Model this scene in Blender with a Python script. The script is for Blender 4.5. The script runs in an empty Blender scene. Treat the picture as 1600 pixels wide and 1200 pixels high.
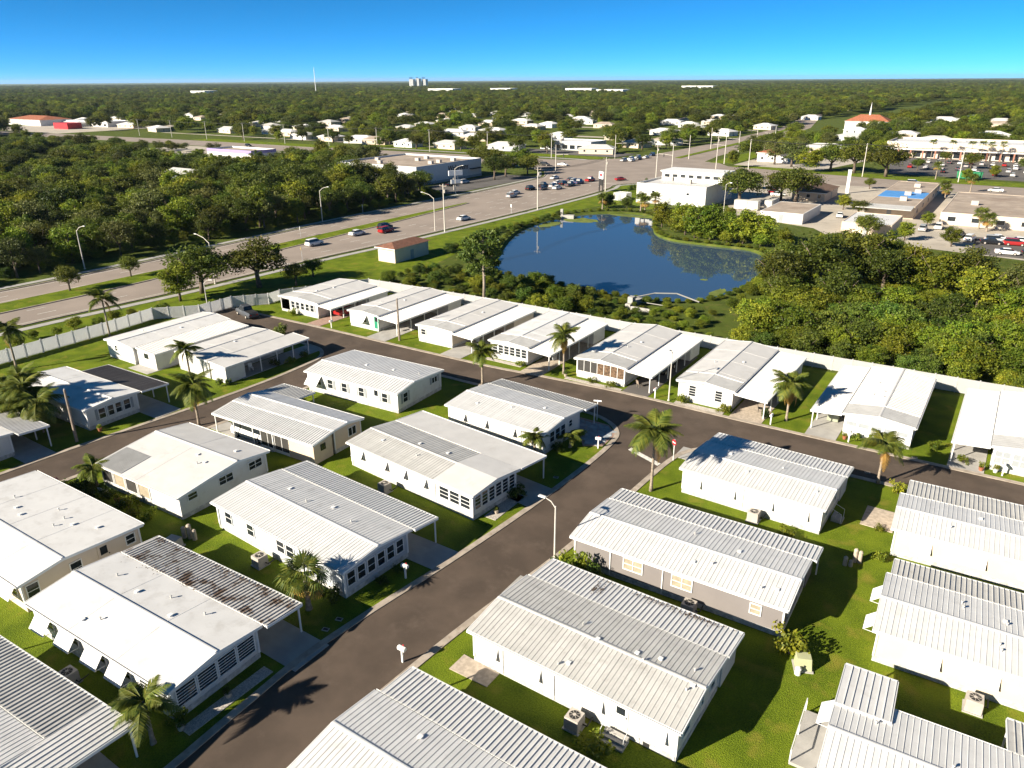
import bpy, math, random
import numpy as np
from mathutils import Vector, Matrix, geometry
R = math.radians
rnd = random.Random(11)
scene = bpy.context.scene
col = scene.collection

# ------------------------------------------------------------------ camera
CAM_H = 36.0
cam_d = bpy.data.cameras.new('camera')
cam = bpy.data.objects.new('camera', cam_d)
col.objects.link(cam)
cam_d.sensor_width = 36.0
cam_d.lens = 36.0 * 1172.6 / 1600.0
cam_d.clip_end = 40000
cam_d.clip_start = 0.5
yaw, pitch, roll = -0.593, 0.38527, -0.00599
fwd = Vector((math.sin(yaw) * math.cos(pitch), math.cos(yaw) * math.cos(pitch), -math.sin(pitch)))
rt = Vector((math.cos(yaw), -math.sin(yaw), 0)); up = rt.cross(fwd)
r2 = rt * math.cos(roll) + up * math.sin(roll); u2 = -rt * math.sin(roll) + up * math.cos(roll)
cam.matrix_world = Matrix(((r2.x, u2.x, -fwd.x, 0), (r2.y, u2.y, -fwd.y, 0), (r2.z, u2.z, -fwd.z, CAM_H), (0, 0, 0, 1)))
scene.camera = cam
# ------------------------------------------------------------------ sky and sun
SUN_EL, SHADOW_AZ = R(25), R(62)           # shadows fall towards this heading (from +X)
world = bpy.data.worlds.new('World'); scene.world = world; world.use_nodes = True
wn = world.node_tree.nodes; wl = world.node_tree.links; wn.clear()
sky = wn.new('ShaderNodeTexSky'); sky.sky_type = 'NISHITA'; sky.sun_disc = False
sky.sun_elevation = SUN_EL
sky.sun_rotation = math.atan2(-math.cos(SHADOW_AZ), -math.sin(SHADOW_AZ)) % (2 * math.pi)
sky.altitude = 12000; sky.air_density = 1.0; sky.dust_density = 0.0; sky.ozone_density = 3.0
hs = wn.new('ShaderNodeHueSaturation'); hs.inputs['Saturation'].default_value = 1.2
hs.inputs['Hue'].default_value = 0.486
bg = wn.new('ShaderNodeBackground'); bg.inputs['Strength'].default_value = 0.076
wo = wn.new('ShaderNodeOutputWorld')
wl.new(sky.outputs[0], hs.inputs['Color']); wl.new(hs.outputs[0], bg.inputs[0]); wl.new(bg.outputs[0], wo.inputs[0])
sl = bpy.data.lights.new('sun', 'SUN'); sl.energy = 5.0; sl.angle = R(0.5); sl.color = (1.0, 0.905, 0.74)
sun = bpy.data.objects.new('sun', sl); col.objects.link(sun)
sdir = Vector((math.cos(SHADOW_AZ) * math.cos(SUN_EL), math.sin(SHADOW_AZ) * math.cos(SUN_EL), -math.sin(SUN_EL)))
sun.rotation_euler = sdir.to_track_quat('-Z', 'Y').to_euler(); sun.location = (-40, -60, 80)
vs = scene.view_settings; vs.view_transform = 'Standard'; vs.look = 'None'; vs.gamma = 1.0; vs.exposure = 1.32
vs.use_curve_mapping = False
scene.cycles.max_bounces = 6; scene.cycles.transparent_max_bounces = 8

# ------------------------------------------------------------------ materials
MATS = {}
def mat(name, c, rough=0.8, var=0.12, scale=6.0, bump=0.0, bscale=40.0, spec=0.3, metal=0.0, c2=None, lo=0.4, hi=0.62, detail=4, rand=0.0, stain=None):
    if name in MATS: return MATS[name]
    m = bpy.data.materials.new(name); m.use_nodes = True
    n = m.node_tree.nodes; l = m.node_tree.links
    b = n['Principled BSDF']; b.inputs['Roughness'].default_value = rough
    b.inputs['Specular IOR Level'].default_value = spec; b.inputs['Metallic'].default_value = metal
    tc = n.new('ShaderNodeTexCoord')
    nz = n.new('ShaderNodeTexNoise'); nz.inputs['Scale'].default_value = scale; nz.inputs['Detail'].default_value = detail
    l.new(tc.outputs['Object'], nz.inputs['Vector'])
    rp = n.new('ShaderNodeValToRGB'); rp.color_ramp.elements[0].position = lo; rp.color_ramp.elements[1].position = hi
    a = c2 if c2 else tuple(x * (1 - var) for x in c)
    rp.color_ramp.elements[0].color = (*a, 1); rp.color_ramp.elements[1].color = (*c, 1)
    l.new(nz.outputs['Fac'], rp.inputs[0]); out = rp.outputs[0]
    if stain:
        sc_, sc, t0, t1 = stain
        n2 = n.new('ShaderNodeTexNoise'); n2.inputs['Scale'].default_value = sc; n2.inputs['Detail'].default_value = 8; n2.inputs['Roughness'].default_value = 0.7
        gp_ = n.new('ShaderNodeNewGeometry'); l.new(gp_.outputs['Position'], n2.inputs['Vector'])
        r3 = n.new('ShaderNodeValToRGB'); r3.color_ramp.elements[0].position = t0; r3.color_ramp.elements[1].position = t1
        l.new(n2.outputs['Fac'], r3.inputs[0])
        mx = n.new('ShaderNodeMix'); mx.data_type = 'RGBA'
        l.new(r3.outputs[0], mx.inputs['Factor']); l.new(out, mx.inputs['A']); mx.inputs['B'].default_value = (*sc_, 1); out = mx.outputs['Result']
    if rand:
        oi = n.new('ShaderNodeObjectInfo'); hv = n.new('ShaderNodeHueSaturation')
        mr = n.new('ShaderNodeMapRange'); mr.inputs['To Min'].default_value = 1 - rand; mr.inputs['To Max'].default_value = 1 + rand
        l.new(oi.outputs['Random'], mr.inputs[0]); l.new(mr.outputs[0], hv.inputs['Value']); l.new(out, hv.inputs['Color']); out = hv.outputs[0]
    l.new(out, b.inputs['Base Color'])
    if bump:
        nb = n.new('ShaderNodeTexNoise'); nb.inputs['Scale'].default_value = bscale; nb.inputs['Detail'].default_value = 4
        l.new(tc.outputs['Object'], nb.inputs['Vector'])
        bp = n.new('ShaderNodeBump'); bp.inputs['Strength'].default_value = bump; bp.inputs['Distance'].default_value = 0.05
        l.new(nb.outputs['Fac'], bp.inputs['Height']); l.new(bp.outputs[0], b.inputs['Normal'])
    MATS[name] = m
    return m
def leafmat(name, c, c2, trans=0.35, hue=0.025, val=0.38):
    """foliage: two greens by clump (mesh attribute 'tone'), varied from plant to plant"""
    m = bpy.data.materials.new(name); m.use_nodes = True
    n = m.node_tree.nodes; l = m.node_tree.links; n.clear()
    at = n.new('ShaderNodeAttribute'); at.attribute_name = 'tone'
    mx = n.new('ShaderNodeMix'); mx.data_type = 'RGBA'; mx.inputs['A'].default_value = (*c, 1); mx.inputs['B'].default_value = (*c2, 1)
    l.new(at.outputs['Fac'], mx.inputs['Factor'])
    oi = n.new('ShaderNodeObjectInfo'); hv = n.new('ShaderNodeHueSaturation')
    m1 = n.new('ShaderNodeMapRange'); m1.inputs['To Min'].default_value = 0.5 - hue; m1.inputs['To Max'].default_value = 0.5 + hue
    m2 = n.new('ShaderNodeMapRange'); m2.inputs['To Min'].default_value = 1 - val; m2.inputs['To Max'].default_value = 1 + val
    ml = n.new('ShaderNodeMath'); ml.operation = 'MULTIPLY'; ml.inputs[1].default_value = 7.31
    fr = n.new('ShaderNodeMath'); fr.operation = 'FRACT'
    l.new(oi.outputs['Random'], m1.inputs[0]); l.new(oi.outputs['Random'], ml.inputs[0]); l.new(ml.outputs[0], fr.inputs[0]); l.new(fr.outputs[0], m2.inputs[0])
    l.new(m1.outputs[0], hv.inputs['Hue']); l.new(m2.outputs[0], hv.inputs['Value']); l.new(mx.outputs['Result'], hv.inputs['Color'])
    d = n.new('ShaderNodeBsdfPrincipled'); d.inputs['Roughness'].default_value = 0.55; d.inputs['Specular IOR Level'].default_value = 0.25
    t = n.new('ShaderNodeBsdfTranslucent'); ms = n.new('ShaderNodeMixShader'); ms.inputs[0].default_value = trans
    o = n.new('ShaderNodeOutputMaterial')
    l.new(hv.outputs[0], d.inputs['Base Color']); l.new(hv.outputs[0], t.inputs[0])
    l.new(d.outputs[0], ms.inputs[1]); l.new(t.outputs[0], ms.inputs[2]); l.new(ms.outputs[0], o.inputs[0])
    MATS[name] = m
    return m
M_asphalt = mat('asphalt', (0.1, 0.074, 0.057), 0.9, 0.28, 0.3, 0.35, 60, stain=((0.118, 0.089, 0.07), 0.35, 0.52, 0.75), detail=9)
M_highway = mat('highway_asphalt', (0.3, 0.25, 0.215), 0.9, 0.14, 0.12, 0.2, 30)
M_lot = mat('parking_asphalt', (0.13, 0.12, 0.115), 0.9, 0.2, 0.15)
M_palelot = mat('pale_paving', (0.47, 0.42, 0.355), 0.9, 0.16, 0.12, stain=((0.3, 0.27, 0.23), 0.25, 0.55, 0.7))
M_conc = mat('concrete', (0.40, 0.385, 0.365), 0.85, 0.15, 0.8, 0.15, 40, stain=((0.33, 0.31, 0.29), 1.3, 0.58, 0.75))
M_kerb = mat('kerb_concrete', (0.42, 0.36, 0.3), 0.9, 0.25, 1.2, 0.2, 30, stain=((0.26, 0.2, 0.15), 2.2, 0.56, 0.7))
M_paver = mat('paver', (0.4, 0.27, 0.22), 0.85, 0.25, 3.0, 0.2, 30)
M_gravel = mat('pale_gravel', (0.55, 0.5, 0.45), 0.95, 0.4, 12, 0.6, 30)
M_paint = mat('road_paint', (0.75, 0.72, 0.66), 0.7, 0.25, 4)
M_white = mat('white_paint', (0.74, 0.735, 0.725), 0.5, 0.05, 1.2, spec=0.35)
M_roofw = mat('white_roof_coat', (0.7, 0.69, 0.68), 0.45, 0.06, 0.5, stain=((0.5, 0.48, 0.455), 0.7, 0.5, 0.8))
M_roofm = mat('pan_roof_metal', (0.64, 0.635, 0.63), 0.4, 0.08, 0.9, spec=0.5, rand=0.05, stain=((0.38, 0.365, 0.35), 0.8, 0.56, 0.9))
M_roofg = mat('weathered_pan_roof', (0.53, 0.52, 0.5), 0.5, 0.12, 0.8, spec=0.4, rand=0.06, stain=((0.3, 0.28, 0.26), 1.2, 0.55, 0.85))
M_roofr = mat('dirty_pan_roof', (0.56, 0.54, 0.52), 0.5, 0.12, 1.0, rand=0.06, stain=((0.15, 0.1, 0.07), 0.9, 0.5, 0.6))
M_roofd = mat('brown_pan_roof', (0.16, 0.145, 0.14), 0.6, 0.15, 1.0, rand=0.1)
M_roofb = mat('beige_roof', (0.6, 0.585, 0.57), 0.5, 0.07, 0.7, stain=((0.42, 0.395, 0.37), 0.5, 0.56, 0.85))
W_white = mat('white_siding', (0.64, 0.63, 0.615), 0.6, 0.05, 0.8, stain=((0.47, 0.43, 0.39), 0.6, 0.52, 0.8))
W_cream = mat('cream_siding', (0.62, 0.52, 0.42), 0.6, 0.06, 0.8, stain=((0.55, 0.46, 0.36), 0.6, 0.6, 0.85))
W_beige = mat('beige_siding', (0.62, 0.5, 0.38), 0.65, 0.07, 0.8)
W_blue = mat('blue_grey_siding', (0.42, 0.45, 0.49), 0.6, 0.06, 0.8)
W_grey = mat('taupe_siding', (0.2, 0.182, 0.178), 0.6, 0.06, 0.8)
W_pale = mat('pale_grey_siding', (0.56, 0.57, 0.57), 0.6, 0.05, 0.8)
M_skirt = mat('skirting', (0.55, 0.55, 0.54), 0.8, 0.3, 3.0, stain=((0.3, 0.28, 0.26), 3, 0.5, 0.7))
M_glass = mat('window_glass', (0.02, 0.025, 0.03), 0.08, 0.2, 1.0, spec=0.6)
M_blind_refl = mat('blind_reflection', (0.36, 0.31, 0.23), 0.5, 0.2, 3)  # blind tan with the taupe home's yellowish window reflection put into the colour
M_screen = mat('insect_screen', (0.05, 0.048, 0.045), 0.6, 0.2, 2)
M_shut = mat('grey_shutter', (0.3, 0.32, 0.34), 0.6, 0.1, 2)
M_ac = mat('ac_cabinet', (0.45, 0.41, 0.37), 0.6, 0.12, 2)
M_dark = mat('dark_metal', (0.03, 0.03, 0.03), 0.6)
M_vinyl = mat('vinyl_fence', (0.8, 0.795, 0.79), 0.45, 0.05, 0.6, stain=((0.62, 0.6, 0.56), 0.7, 0.6, 0.85))
vn = M_vinyl.node_tree; vb = vn.nodes['Principled BSDF']; vt = vn.nodes.new('ShaderNodeBsdfTranslucent'); vt.inputs[0].default_value = (.85, .85, .85, 1); vx = vn.nodes.new('ShaderNodeMixShader'); vx.inputs[0].default_value = .65
vn.links.new(vb.outputs[0], vx.inputs[1]); vn.links.new(vt.outputs[0], vx.inputs[2]); vn.links.new(vx.outputs[0], vn.nodes['Material Output'].inputs[0])   # translucency raised past real vinyl to brighten the shaded side
M_pole = mat('painted_pole', (0.6, 0.56, 0.5), 0.5, 0.1, 2)
M_wood = mat('wooden_pole', (0.3, 0.24, 0.19), 0.9, 0.3, 3)
M_green = mat('utility_green', (0.42, 0.43, 0.26), 0.6, 0.1, 2)
M_bark = mat('bark', (0.17, 0.13, 0.1), 0.95, 0.4, 4, 0.5, 12)
M_palmbark = mat('palm_bark', (0.34, 0.28, 0.22), 0.95, 0.35, 5, 0.5, 14)
M_soil = mat('mulch', (0.07, 0.045, 0.03), 0.95, 0.4, 8, 0.5, 20)
M_stone = mat('pale_stone', (0.5, 0.42, 0.34), 0.9, 0.25, 3)
M_tar = mat('flat_roof_brown', (0.4, 0.33, 0.27), 0.9, 0.2, 0.3, stain=((0.26, 0.2, 0.16), 0.12, 0.5, 0.7))
M_redroof = mat('terracotta_roof', (0.36, 0.13, 0.07), 0.8, 0.25, 1.0)
M_purple = mat('purple_fascia', (0.3, 0.25, 0.5), 0.6)
M_tarp = mat('blue_tarp', (0.1, 0.3, 0.66), 0.5, 0.12, 0.6)
M_red = mat('sign_red', (0.5, 0.03, 0.04), 0.5)
M_tan = mat('tan_stucco', (0.6, 0.5, 0.4), 0.85, 0.08, 0.3)
M_teal = mat('bin_green', (0.03, 0.22, 0.1), 0.5)
M_black = mat('lettering_black', (0.02, 0.02, 0.022), 0.5)
M_sign = mat('sign_white', (0.8, 0.8, 0.8), 0.4, 0.02)
M_yel = mat('sign_yellow', (0.75, 0.5, 0.03), 0.5)
M_tyre = mat('tyre', (0.02, 0.02, 0.02), 0.85)
M_lamp = mat('lamp_lens', (0.7, 0.7, 0.66), 0.2)
M_tail = mat('tail_lens', (0.4, 0.01, 0.01), 0.25)
def paint(n, c): return mat('paint_' + n, c, 0.25, 0.03, 1, spec=0.6)
L_oak = leafmat('oak_leaf', (0.042, 0.066, 0.010), (0.15, 0.168, 0.019))
L_lime = leafmat('bright_leaf', (0.075, 0.122, 0.011), (0.235, 0.255, 0.02))
L_bush = leafmat('shrub_leaf', (0.04, 0.075, 0.013), (0.12, 0.16, 0.02))
L_palm = leafmat('palm_leaf', (0.06, 0.10, 0.018), (0.19, 0.2, 0.03), hue=0.015, val=0.2)
L_dry = leafmat('dry_palm_leaf', (0.3, 0.18, 0.04), (0.4, 0.24, 0.06), hue=0.01, val=0.2)
L_pink = leafmat('magenta_flower', (0.25, 0.02, 0.14), (0.12, 0.06, 0.06))
L_dull = leafmat('dull_leaf', (0.06, 0.075, 0.02), (0.17, 0.18, 0.045))

def grass_mat(name, c1, c2, c3, bump=0.8):
    m = bpy.data.materials.new(name); m.use_nodes = True
    n = m.node_tree.nodes; l = m.node_tree.links; b = n['Principled BSDF']
    b.inputs['Roughness'].default_value = 0.9; b.inputs['Specular IOR Level'].default_value = 0.1
    tc = n.new('ShaderNodeTexCoord')
    def noise(s, d=5):
        z = n.new('ShaderNodeTexNoise'); z.inputs['Scale'].default_value = s; z.inputs['Detail'].default_value = d; l.new(tc.outputs['Object'], z.inputs['Vector']); return z.outputs['Fac']
    def ramp(x, a, bb, p0, p1):
        r = n.new('ShaderNodeValToRGB'); r.color_ramp.elements[0].position = p0; r.color_ramp.elements[1].position = p1
        r.color_ramp.elements[0].color = a; r.color_ramp.elements[1].color = bb; l.new(x, r.inputs[0]); return r.outputs[0]
    def mix(f, a, bb):
        k = n.new('ShaderNodeMix'); k.data_type = 'RGBA'; l.new(f, k.inputs['Factor']); l.new(a, k.inputs['A']); l.new(bb, k.inputs['B']); return k.outputs['Result']
    big = ramp(noise(0.35, 9), (*[x * .8 for x in c1], 1), (*c2, 1), 0.36, 0.62)
    fine = ramp(noise(9.0), (*[x * 0.5 for x in c1], 1), (*[min(1, x * 1.35) for x in c2], 1), 0.3, 0.72)
    k = n.new('ShaderNodeValue'); k.outputs[0].default_value = 0.45
    a = mix(k.outputs[0], big, fine)
    dry = n.new('ShaderNodeRGB'); dry.outputs[0].default_value = (*c3, 1)
    f = ramp(noise(0.55, 8), (0, 0, 0, 1), (0.85, 0.85, 0.85, 1), 0.55, 0.72)
    l.new(mix(f, a, dry.outputs[0]), b.inputs['Base Color'])
    bp = n.new('ShaderNodeBump'); bp.inputs['Strength'].default_value = bump; bp.inputs['Distance'].default_value = 0.12
    l.new(noise(14.0), bp.inputs['Height']); l.new(bp.outputs[0], b.inputs['Normal'])
    MATS[name] = m
    return m
M_grass = grass_mat('lawn_grass', (0.075, 0.125, 0.008), (0.165, 0.215, 0.014), (0.22, 0.2, 0.03))
M_rough = grass_mat('rough_grass', (0.06, 0.085, 0.014), (0.10, 0.13, 0.022), (0.15, 0.14, 0.04))

# ------------------------------------------------------------------ mesh helpers
class MB:
    def __init__(s): s.v = []; s.f = []
    def poly(s, pts):
        o = len(s.v); s.v += [tuple(p) for p in pts]; s.f.append(tuple(range(o, o + len(pts)))); return s
    def hexa(s, p):
        o = len(s.v); s.v += [tuple(q) for q in p]
        s.f += [(o, o+3, o+2, o+1), (o+4, o+5, o+6, o+7), (o, o+1, o+5, o+4), (o+1, o+2, o+6, o+5), (o+2, o+3, o+7, o+6), (o+3, o, o+4, o+7)]; return s
    def box(s, x0, x1, y0, y1, z0, z1):
        return s.hexa([(x0,y0,z0),(x1,y0,z0),(x1,y1,z0),(x0,y1,z0),(x0,y0,z1),(x1,y0,z1),(x1,y1,z1),(x0,y1,z1)])
    def prism(s, prof, a0, a1, axis='u'):
        """closed (b, z) polygon extruded along u (or v) from a0 to a1"""
        k = len(prof); o = len(s.v)
        for a in (a0, a1): s.v += [((a, b, z) if axis == 'u' else (b, a, z)) for b, z in prof]
        s.f += [tuple(range(o, o + k))[::-1], tuple(range(o + k, o + 2 * k))]
        s.f += [(o + i, o + (i + 1) % k, o + k + (i + 1) % k, o + k + i) for i in range(k)]; return s
    def tube(s, pts, rad, n=8, caps=True):
        o = len(s.v); pts = [Vector(p) for p in pts]
        for i, p in enumerate(pts):
            t = (pts[min(i + 1, len(pts) - 1)] - pts[max(i - 1, 0)]).normalized()
            a = t.cross(Vector((0, 0, 1)) if abs(t.z) < 0.95 else Vector((1, 0, 0))).normalized(); b = t.cross(a)
            r = rad[i] if isinstance(rad, (list, tuple)) else rad
            s.v += [tuple(p + a * (r * math.cos(2 * math.pi * k / n)) + b * (r * math.sin(2 * math.pi * k / n))) for k in range(n)]
        for i in range(len(pts) - 1):
            for k in range(n):
                s.f.append((o + i*n + k, o + i*n + (k+1) % n, o + (i+1)*n + (k+1) % n, o + (i+1)*n + k))
        if caps:
            s.f.append(tuple(range(o, o + n))[::-1]); e = o + (len(pts) - 1) * n; s.f.append(tuple(range(e, e + n)))
        return s
    def cyl(s, x, y, z0, z1, r, r1=None, n=12): return s.tube([(x, y, z0), (x, y, z1)], [r, r if r1 is None else r1], n)
    def mesh(s, name, m, smooth=False):
        me = bpy.data.meshes.new(name); me.from_pydata(s.v, [], s.f); me.materials.append(m)
        if smooth: me.polygons.foreach_set('use_smooth', [True] * len(me.polygons))
        me.update(); return me
    def build(s, name, m, parent=None, loc=(0, 0, 0), rz=0, smooth=False):
        return add(name, s.mesh(name, m, smooth), parent, loc, rz)
def add(name, me, parent=None, loc=(0, 0, 0), rz=0, sc=None):
    o = bpy.data.objects.new(name, me); col.objects.link(o); o.location = loc; o.rotation_euler = (0, 0, rz)
    if sc is not None: o.scale = sc if isinstance(sc, (tuple, list)) else (sc, sc, sc)
    if parent: o.parent = parent
    return o
def tag(o, label, cat, group=None):
    o['label'] = label; o['category'] = cat
    if group: o['group'] = group
    return o
def thing(name, label, cat, loc=(0, 0, 0), rz=0, group=None, sc=None): return tag(add(name, None, None, loc, rz, sc), label, cat, group)
def struct(o, kind='structure'): o['kind'] = kind; return o
def copy_tree(o, parent=None):
    c = o.copy(); col.objects.link(c); c.parent = parent
    for ch in o.children: copy_tree(ch, c)
    return c
def sheet(name, pts, z, m, parent=None):
    tri = geometry.tessellate_polygon([[Vector((x, y, 0)) for x, y in pts]])
    b = MB(); b.v = [(x, y, z) for x, y in pts]
    def nz(t): 
        a, bb, c = (pts[i] for i in t); return (bb[0]-a[0])*(c[1]-a[1]) - (bb[1]-a[1])*(c[0]-a[0])
    b.f = [t if nz(t) > 0 else t[::-1] for t in tri]
    return b.build(name, m, parent)
def offset_line(pts, d):
    out = []
    for i, p in enumerate(pts):
        a = Vector(pts[max(i-1, 0)]); b = Vector(pts[min(i+1, len(pts)-1)]); t = (b - a).normalized()
        out.append((p[0] - t.y * d, p[1] + t.x * d))
    return out
def smooth_line(pts, n=6):
    out = []
    P_ = [pts[0]] + list(pts) + [pts[-1]]
    for i in range(1, len(P_) - 2):
        p0, p1, p2, p3 = (np.array(P_[i + k], float) for k in (-1, 0, 1, 2))
        for k in range(n):
            t = k / n
            out.append(tuple(0.5 * (2*p1 + (p2-p0)*t + (2*p0-5*p1+4*p2-p3)*t*t + (3*p1-p0-3*p2+p3)*t**3)))
    out.append(tuple(pts[-1])); return out
def strip(name, line, w0, w1, z0, z1, m, parent=None):
    """solid strip following a line between side offsets w0..w1"""
    a = offset_line(line, w0); b = offset_line(line, w1); s = MB(); n = len(line); o = 0
    s.v = [(x, y, z0) for x, y in a] + [(x, y, z1) for x, y in a] + [(x, y, z1) for x, y in b] + [(x, y, z0) for x, y in b]
    for i in range(n - 1):
        for k in range(3): s.f.append((k*n + i, k*n + i + 1, (k+1)*n + i + 1, (k+1)*n + i))
    s.f += [(0, n, 2*n, 3*n), (n-1, 2*n-1, 3*n-1, 4*n-1)]
    return s.build(name, m, parent)

# ------------------------------------------------------------------ ground, water, roads
pond = smooth_line([(-90, 126), (-84, 121.5), (-72, 120.5), (-62, 119.5), (-54, 119.5), (-47, 121), (-42, 128), (-40.5, 139), (-40.5, 150), (-43, 163), (-49, 171), (-58, 171.5), (-68, 172), (-75, 177), (-80, 186), (-84, 197),
                    (-91, 203), (-99, 201.5), (-106, 195), (-109.5, 184), (-109, 170), (-105, 156), (-98, 141)] + [(-90, 126)], 4)[:-1]
BIG = 26000
outer = [(-BIG, -3000), (BIG, -3000), (BIG, BIG), (-BIG, BIG)]
inner_box = [(-113.0, 108), (-30, 108), (-30, 215), (-113.0, 215)]
tri = geometry.tessellate_polygon([[Vector((x, y, 0)) for x, y in outer], [Vector((x, y, 0)) for x, y in pond]])
gp = outer + pond; gb = MB(); gb.v = [(x, y, 0) for x, y in gp]
for t in tri:
    a, b, c = (gp[i] for i in t); cr = (b[0]-a[0])*(c[1]-a[1]) - (b[1]-a[1])*(c[0]-a[0]); gb.f.append(t if cr > 0 else t[::-1])
ground = struct(gb.build('ground', M_rough))
cx = sum(p[0] for p in pond) / len(pond); cy = sum(p[1] for p in pond) / len(pond)
bk = MB(); n = len(pond)
inn = [(x + (cx - x) * 0.045, y + (cy - y) * 0.045) for x, y in pond]
bk.v = [(x, y, 0) for x, y in pond] + [(x, y, -.9) for x, y in inn]
bk.f = [(i, (i + 1) % n, n + (i + 1) % n, n + i) for i in range(n)]
struct(bk.build('pond_bank', M_rough))
wm = bpy.data.materials.new('pond_water'); wm.use_nodes = True
wb = wm.node_tree.nodes['Principled BSDF']; wb.inputs['Base Color'].default_value = (0.04, 0.07, 0.12, 1); wb.inputs['Roughness'].default_value = 0.03
wb.inputs['IOR'].default_value = 1.45; wb.inputs['Specular IOR Level'].default_value = 1.0
tcw = wm.node_tree.nodes.new('ShaderNodeTexCoord'); nw = wm.node_tree.nodes.new('ShaderNodeTexNoise'); nw.inputs['Scale'].default_value = 1.6; nw.inputs['Detail'].default_value = 3
bw = wm.node_tree.nodes.new('ShaderNodeBump'); bw.inputs['Strength'].default_value = 0.02; bw.inputs['Distance'].default_value = 0.05
wm.node_tree.links.new(tcw.outputs['Object'], nw.inputs['Vector']); wm.node_tree.links.new(nw.outputs['Fac'], bw.inputs['Height']); wm.node_tree.links.new(bw.outputs[0], wb.inputs['Normal'])
struct(sheet('pond_water', [(x + (x - cx) * 0.02, y + (y - cy) * 0.02) for x, y in pond], -0.45, wm))
M_algae = mat('algae', (0.16, 0.2, 0.04), 0.8, 0.3, 0.6)
for px, py, rx, ry in ((-102, 186, 5.5, 4.0), (-93, 199.5, 8, 1.8), (-106, 176, 2.2, 5), (-43.5, 132, 1.2, 3.5), (-49, 140, .9, .6)):
    rr = random.Random(int(px * 7 + py)); k = 22
    struct(sheet('algae_mat', [(px + rx * math.cos(2*math.pi*i/k) * rr.uniform(.75, 1.1), py + ry * math.sin(2*math.pi*i/k) * rr.uniform(.75, 1.1)) for i in range(k)], -0.435, M_algae), 'stuff')

kerb_west = smooth_line([(-33.0, -30), (-33.2, 8), (-33.7, 20), (-33.9, 25), (-33.4, 31), (-32.4, 39), (-31.4, 50), (-31.0, 60), (-31.2, 66), (-32.1, 68.6), (-34.2, 70.4), (-37.5, 71.3), (-45, 71.3), (-55, 71.2), (-65, 71.0), (-68.6, 69.8), (-70.6, 66.5), (-70.9, 58), (-71.0, 44), (-72.2, 32), (-72.8, 18), (-73, 0), (-73, -30)])
kerb_east = smooth_line([(-28.3, -30), (-28.1, 15), (-27.6, 27), (-27.0, 35), (-25.8, 46), (-25.3, 57), (-24.9, 64.5), (-24.1, 68), (-22, 70.4), (-18, 71.6), (-8, 72.1), (5, 72.4), (30, 73), (80, 74)])
kerb_north = smooth_line([(-112, 76.0), (-101, 76.2), (-86, 76.6), (-72, 76.7), (-56, 77.0), (-47, 77.8), (-36, 78.5), (-22, 78.4), (-10, 78.5), (5, 78.8), (30, 79.4), (80, 80.5)])
kerb_left = smooth_line([(-79.2, -30), (-79, 10), (-78.6, 28), (-78.0, 37), (-77.0, 48), (-76.6, 57), (-76.9, 63), (-77.5, 67), (-79.6, 69.4), (-83, 70.2), (-92, 70), (-104, 69.8), (-112, 69.6)])
lawn = struct(sheet('lawn', [(-112.5, -40), (80, -40), (80, 101), (-98, 99), (-106, 83), (-109.3, 70), (-114, 65)], 0.004, M_grass))
road = struct(sheet('street', kerb_west[:kerb_west.index(min(kerb_west, key=lambda p: abs(p[1] - 66) + abs(p[0] + 31.2))) + 1] + [(-31.2, 72), (-24, 72)] + [p for p in kerb_east[::-1] if p[1] < 68.2], 0.010, M_asphalt))
kw_left = [p for p in kerb_west if p[0] < -68.5]
struct(sheet('street', [p for p in kerb_left if p[1] < 68] + [(-77.5, 72), (-70, 72)] + kw_left[1:], 0.014, M_asphalt))
cross_s = [(-112, 69.6), (-92, 70), (-83, 70.2), (-79.6, 69.4), (-77.5, 67), (-70.6, 66.5), (-68.6, 69.8), (-65, 71), (-45, 71.3), (-37.5, 71.3), (-34.2, 70.4), (-32.1, 68.6), (-31.2, 66), (-24.9, 64.5), (-24.1, 68), (-22, 70.4), (-18, 71.6), (-8, 72.1), (5, 72.4), (30, 73), (80, 74)]
struct(sheet('street', cross_s + kerb_north[::-1], 0.018, M_asphalt))
for k, (ln, side) in enumerate(((kerb_west, 1), (kerb_east, -1), (kerb_north, 1), (kerb_left, 1))):
    struct(strip('kerb', ln, -0.05 * side, 0.5 * side, 0.0, 0.07, M_kerb))
def rect(x0, x1, y0, y1): return [(x0, y0), (x1, y0), (x1, y1), (x0, y1)]
def slab(name, pts, m, z=0.05):
    s = MB(); n = len(pts); s.v = [(x, y, 0) for x, y in pts] + [(x, y, z) for x, y in pts]
    s.f = [tuple(range(n, 2 * n))] + [(i, (i+1) % n, n + (i+1) % n, n + i) for i in range(n)]
    return struct(s.build(name, m))
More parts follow.
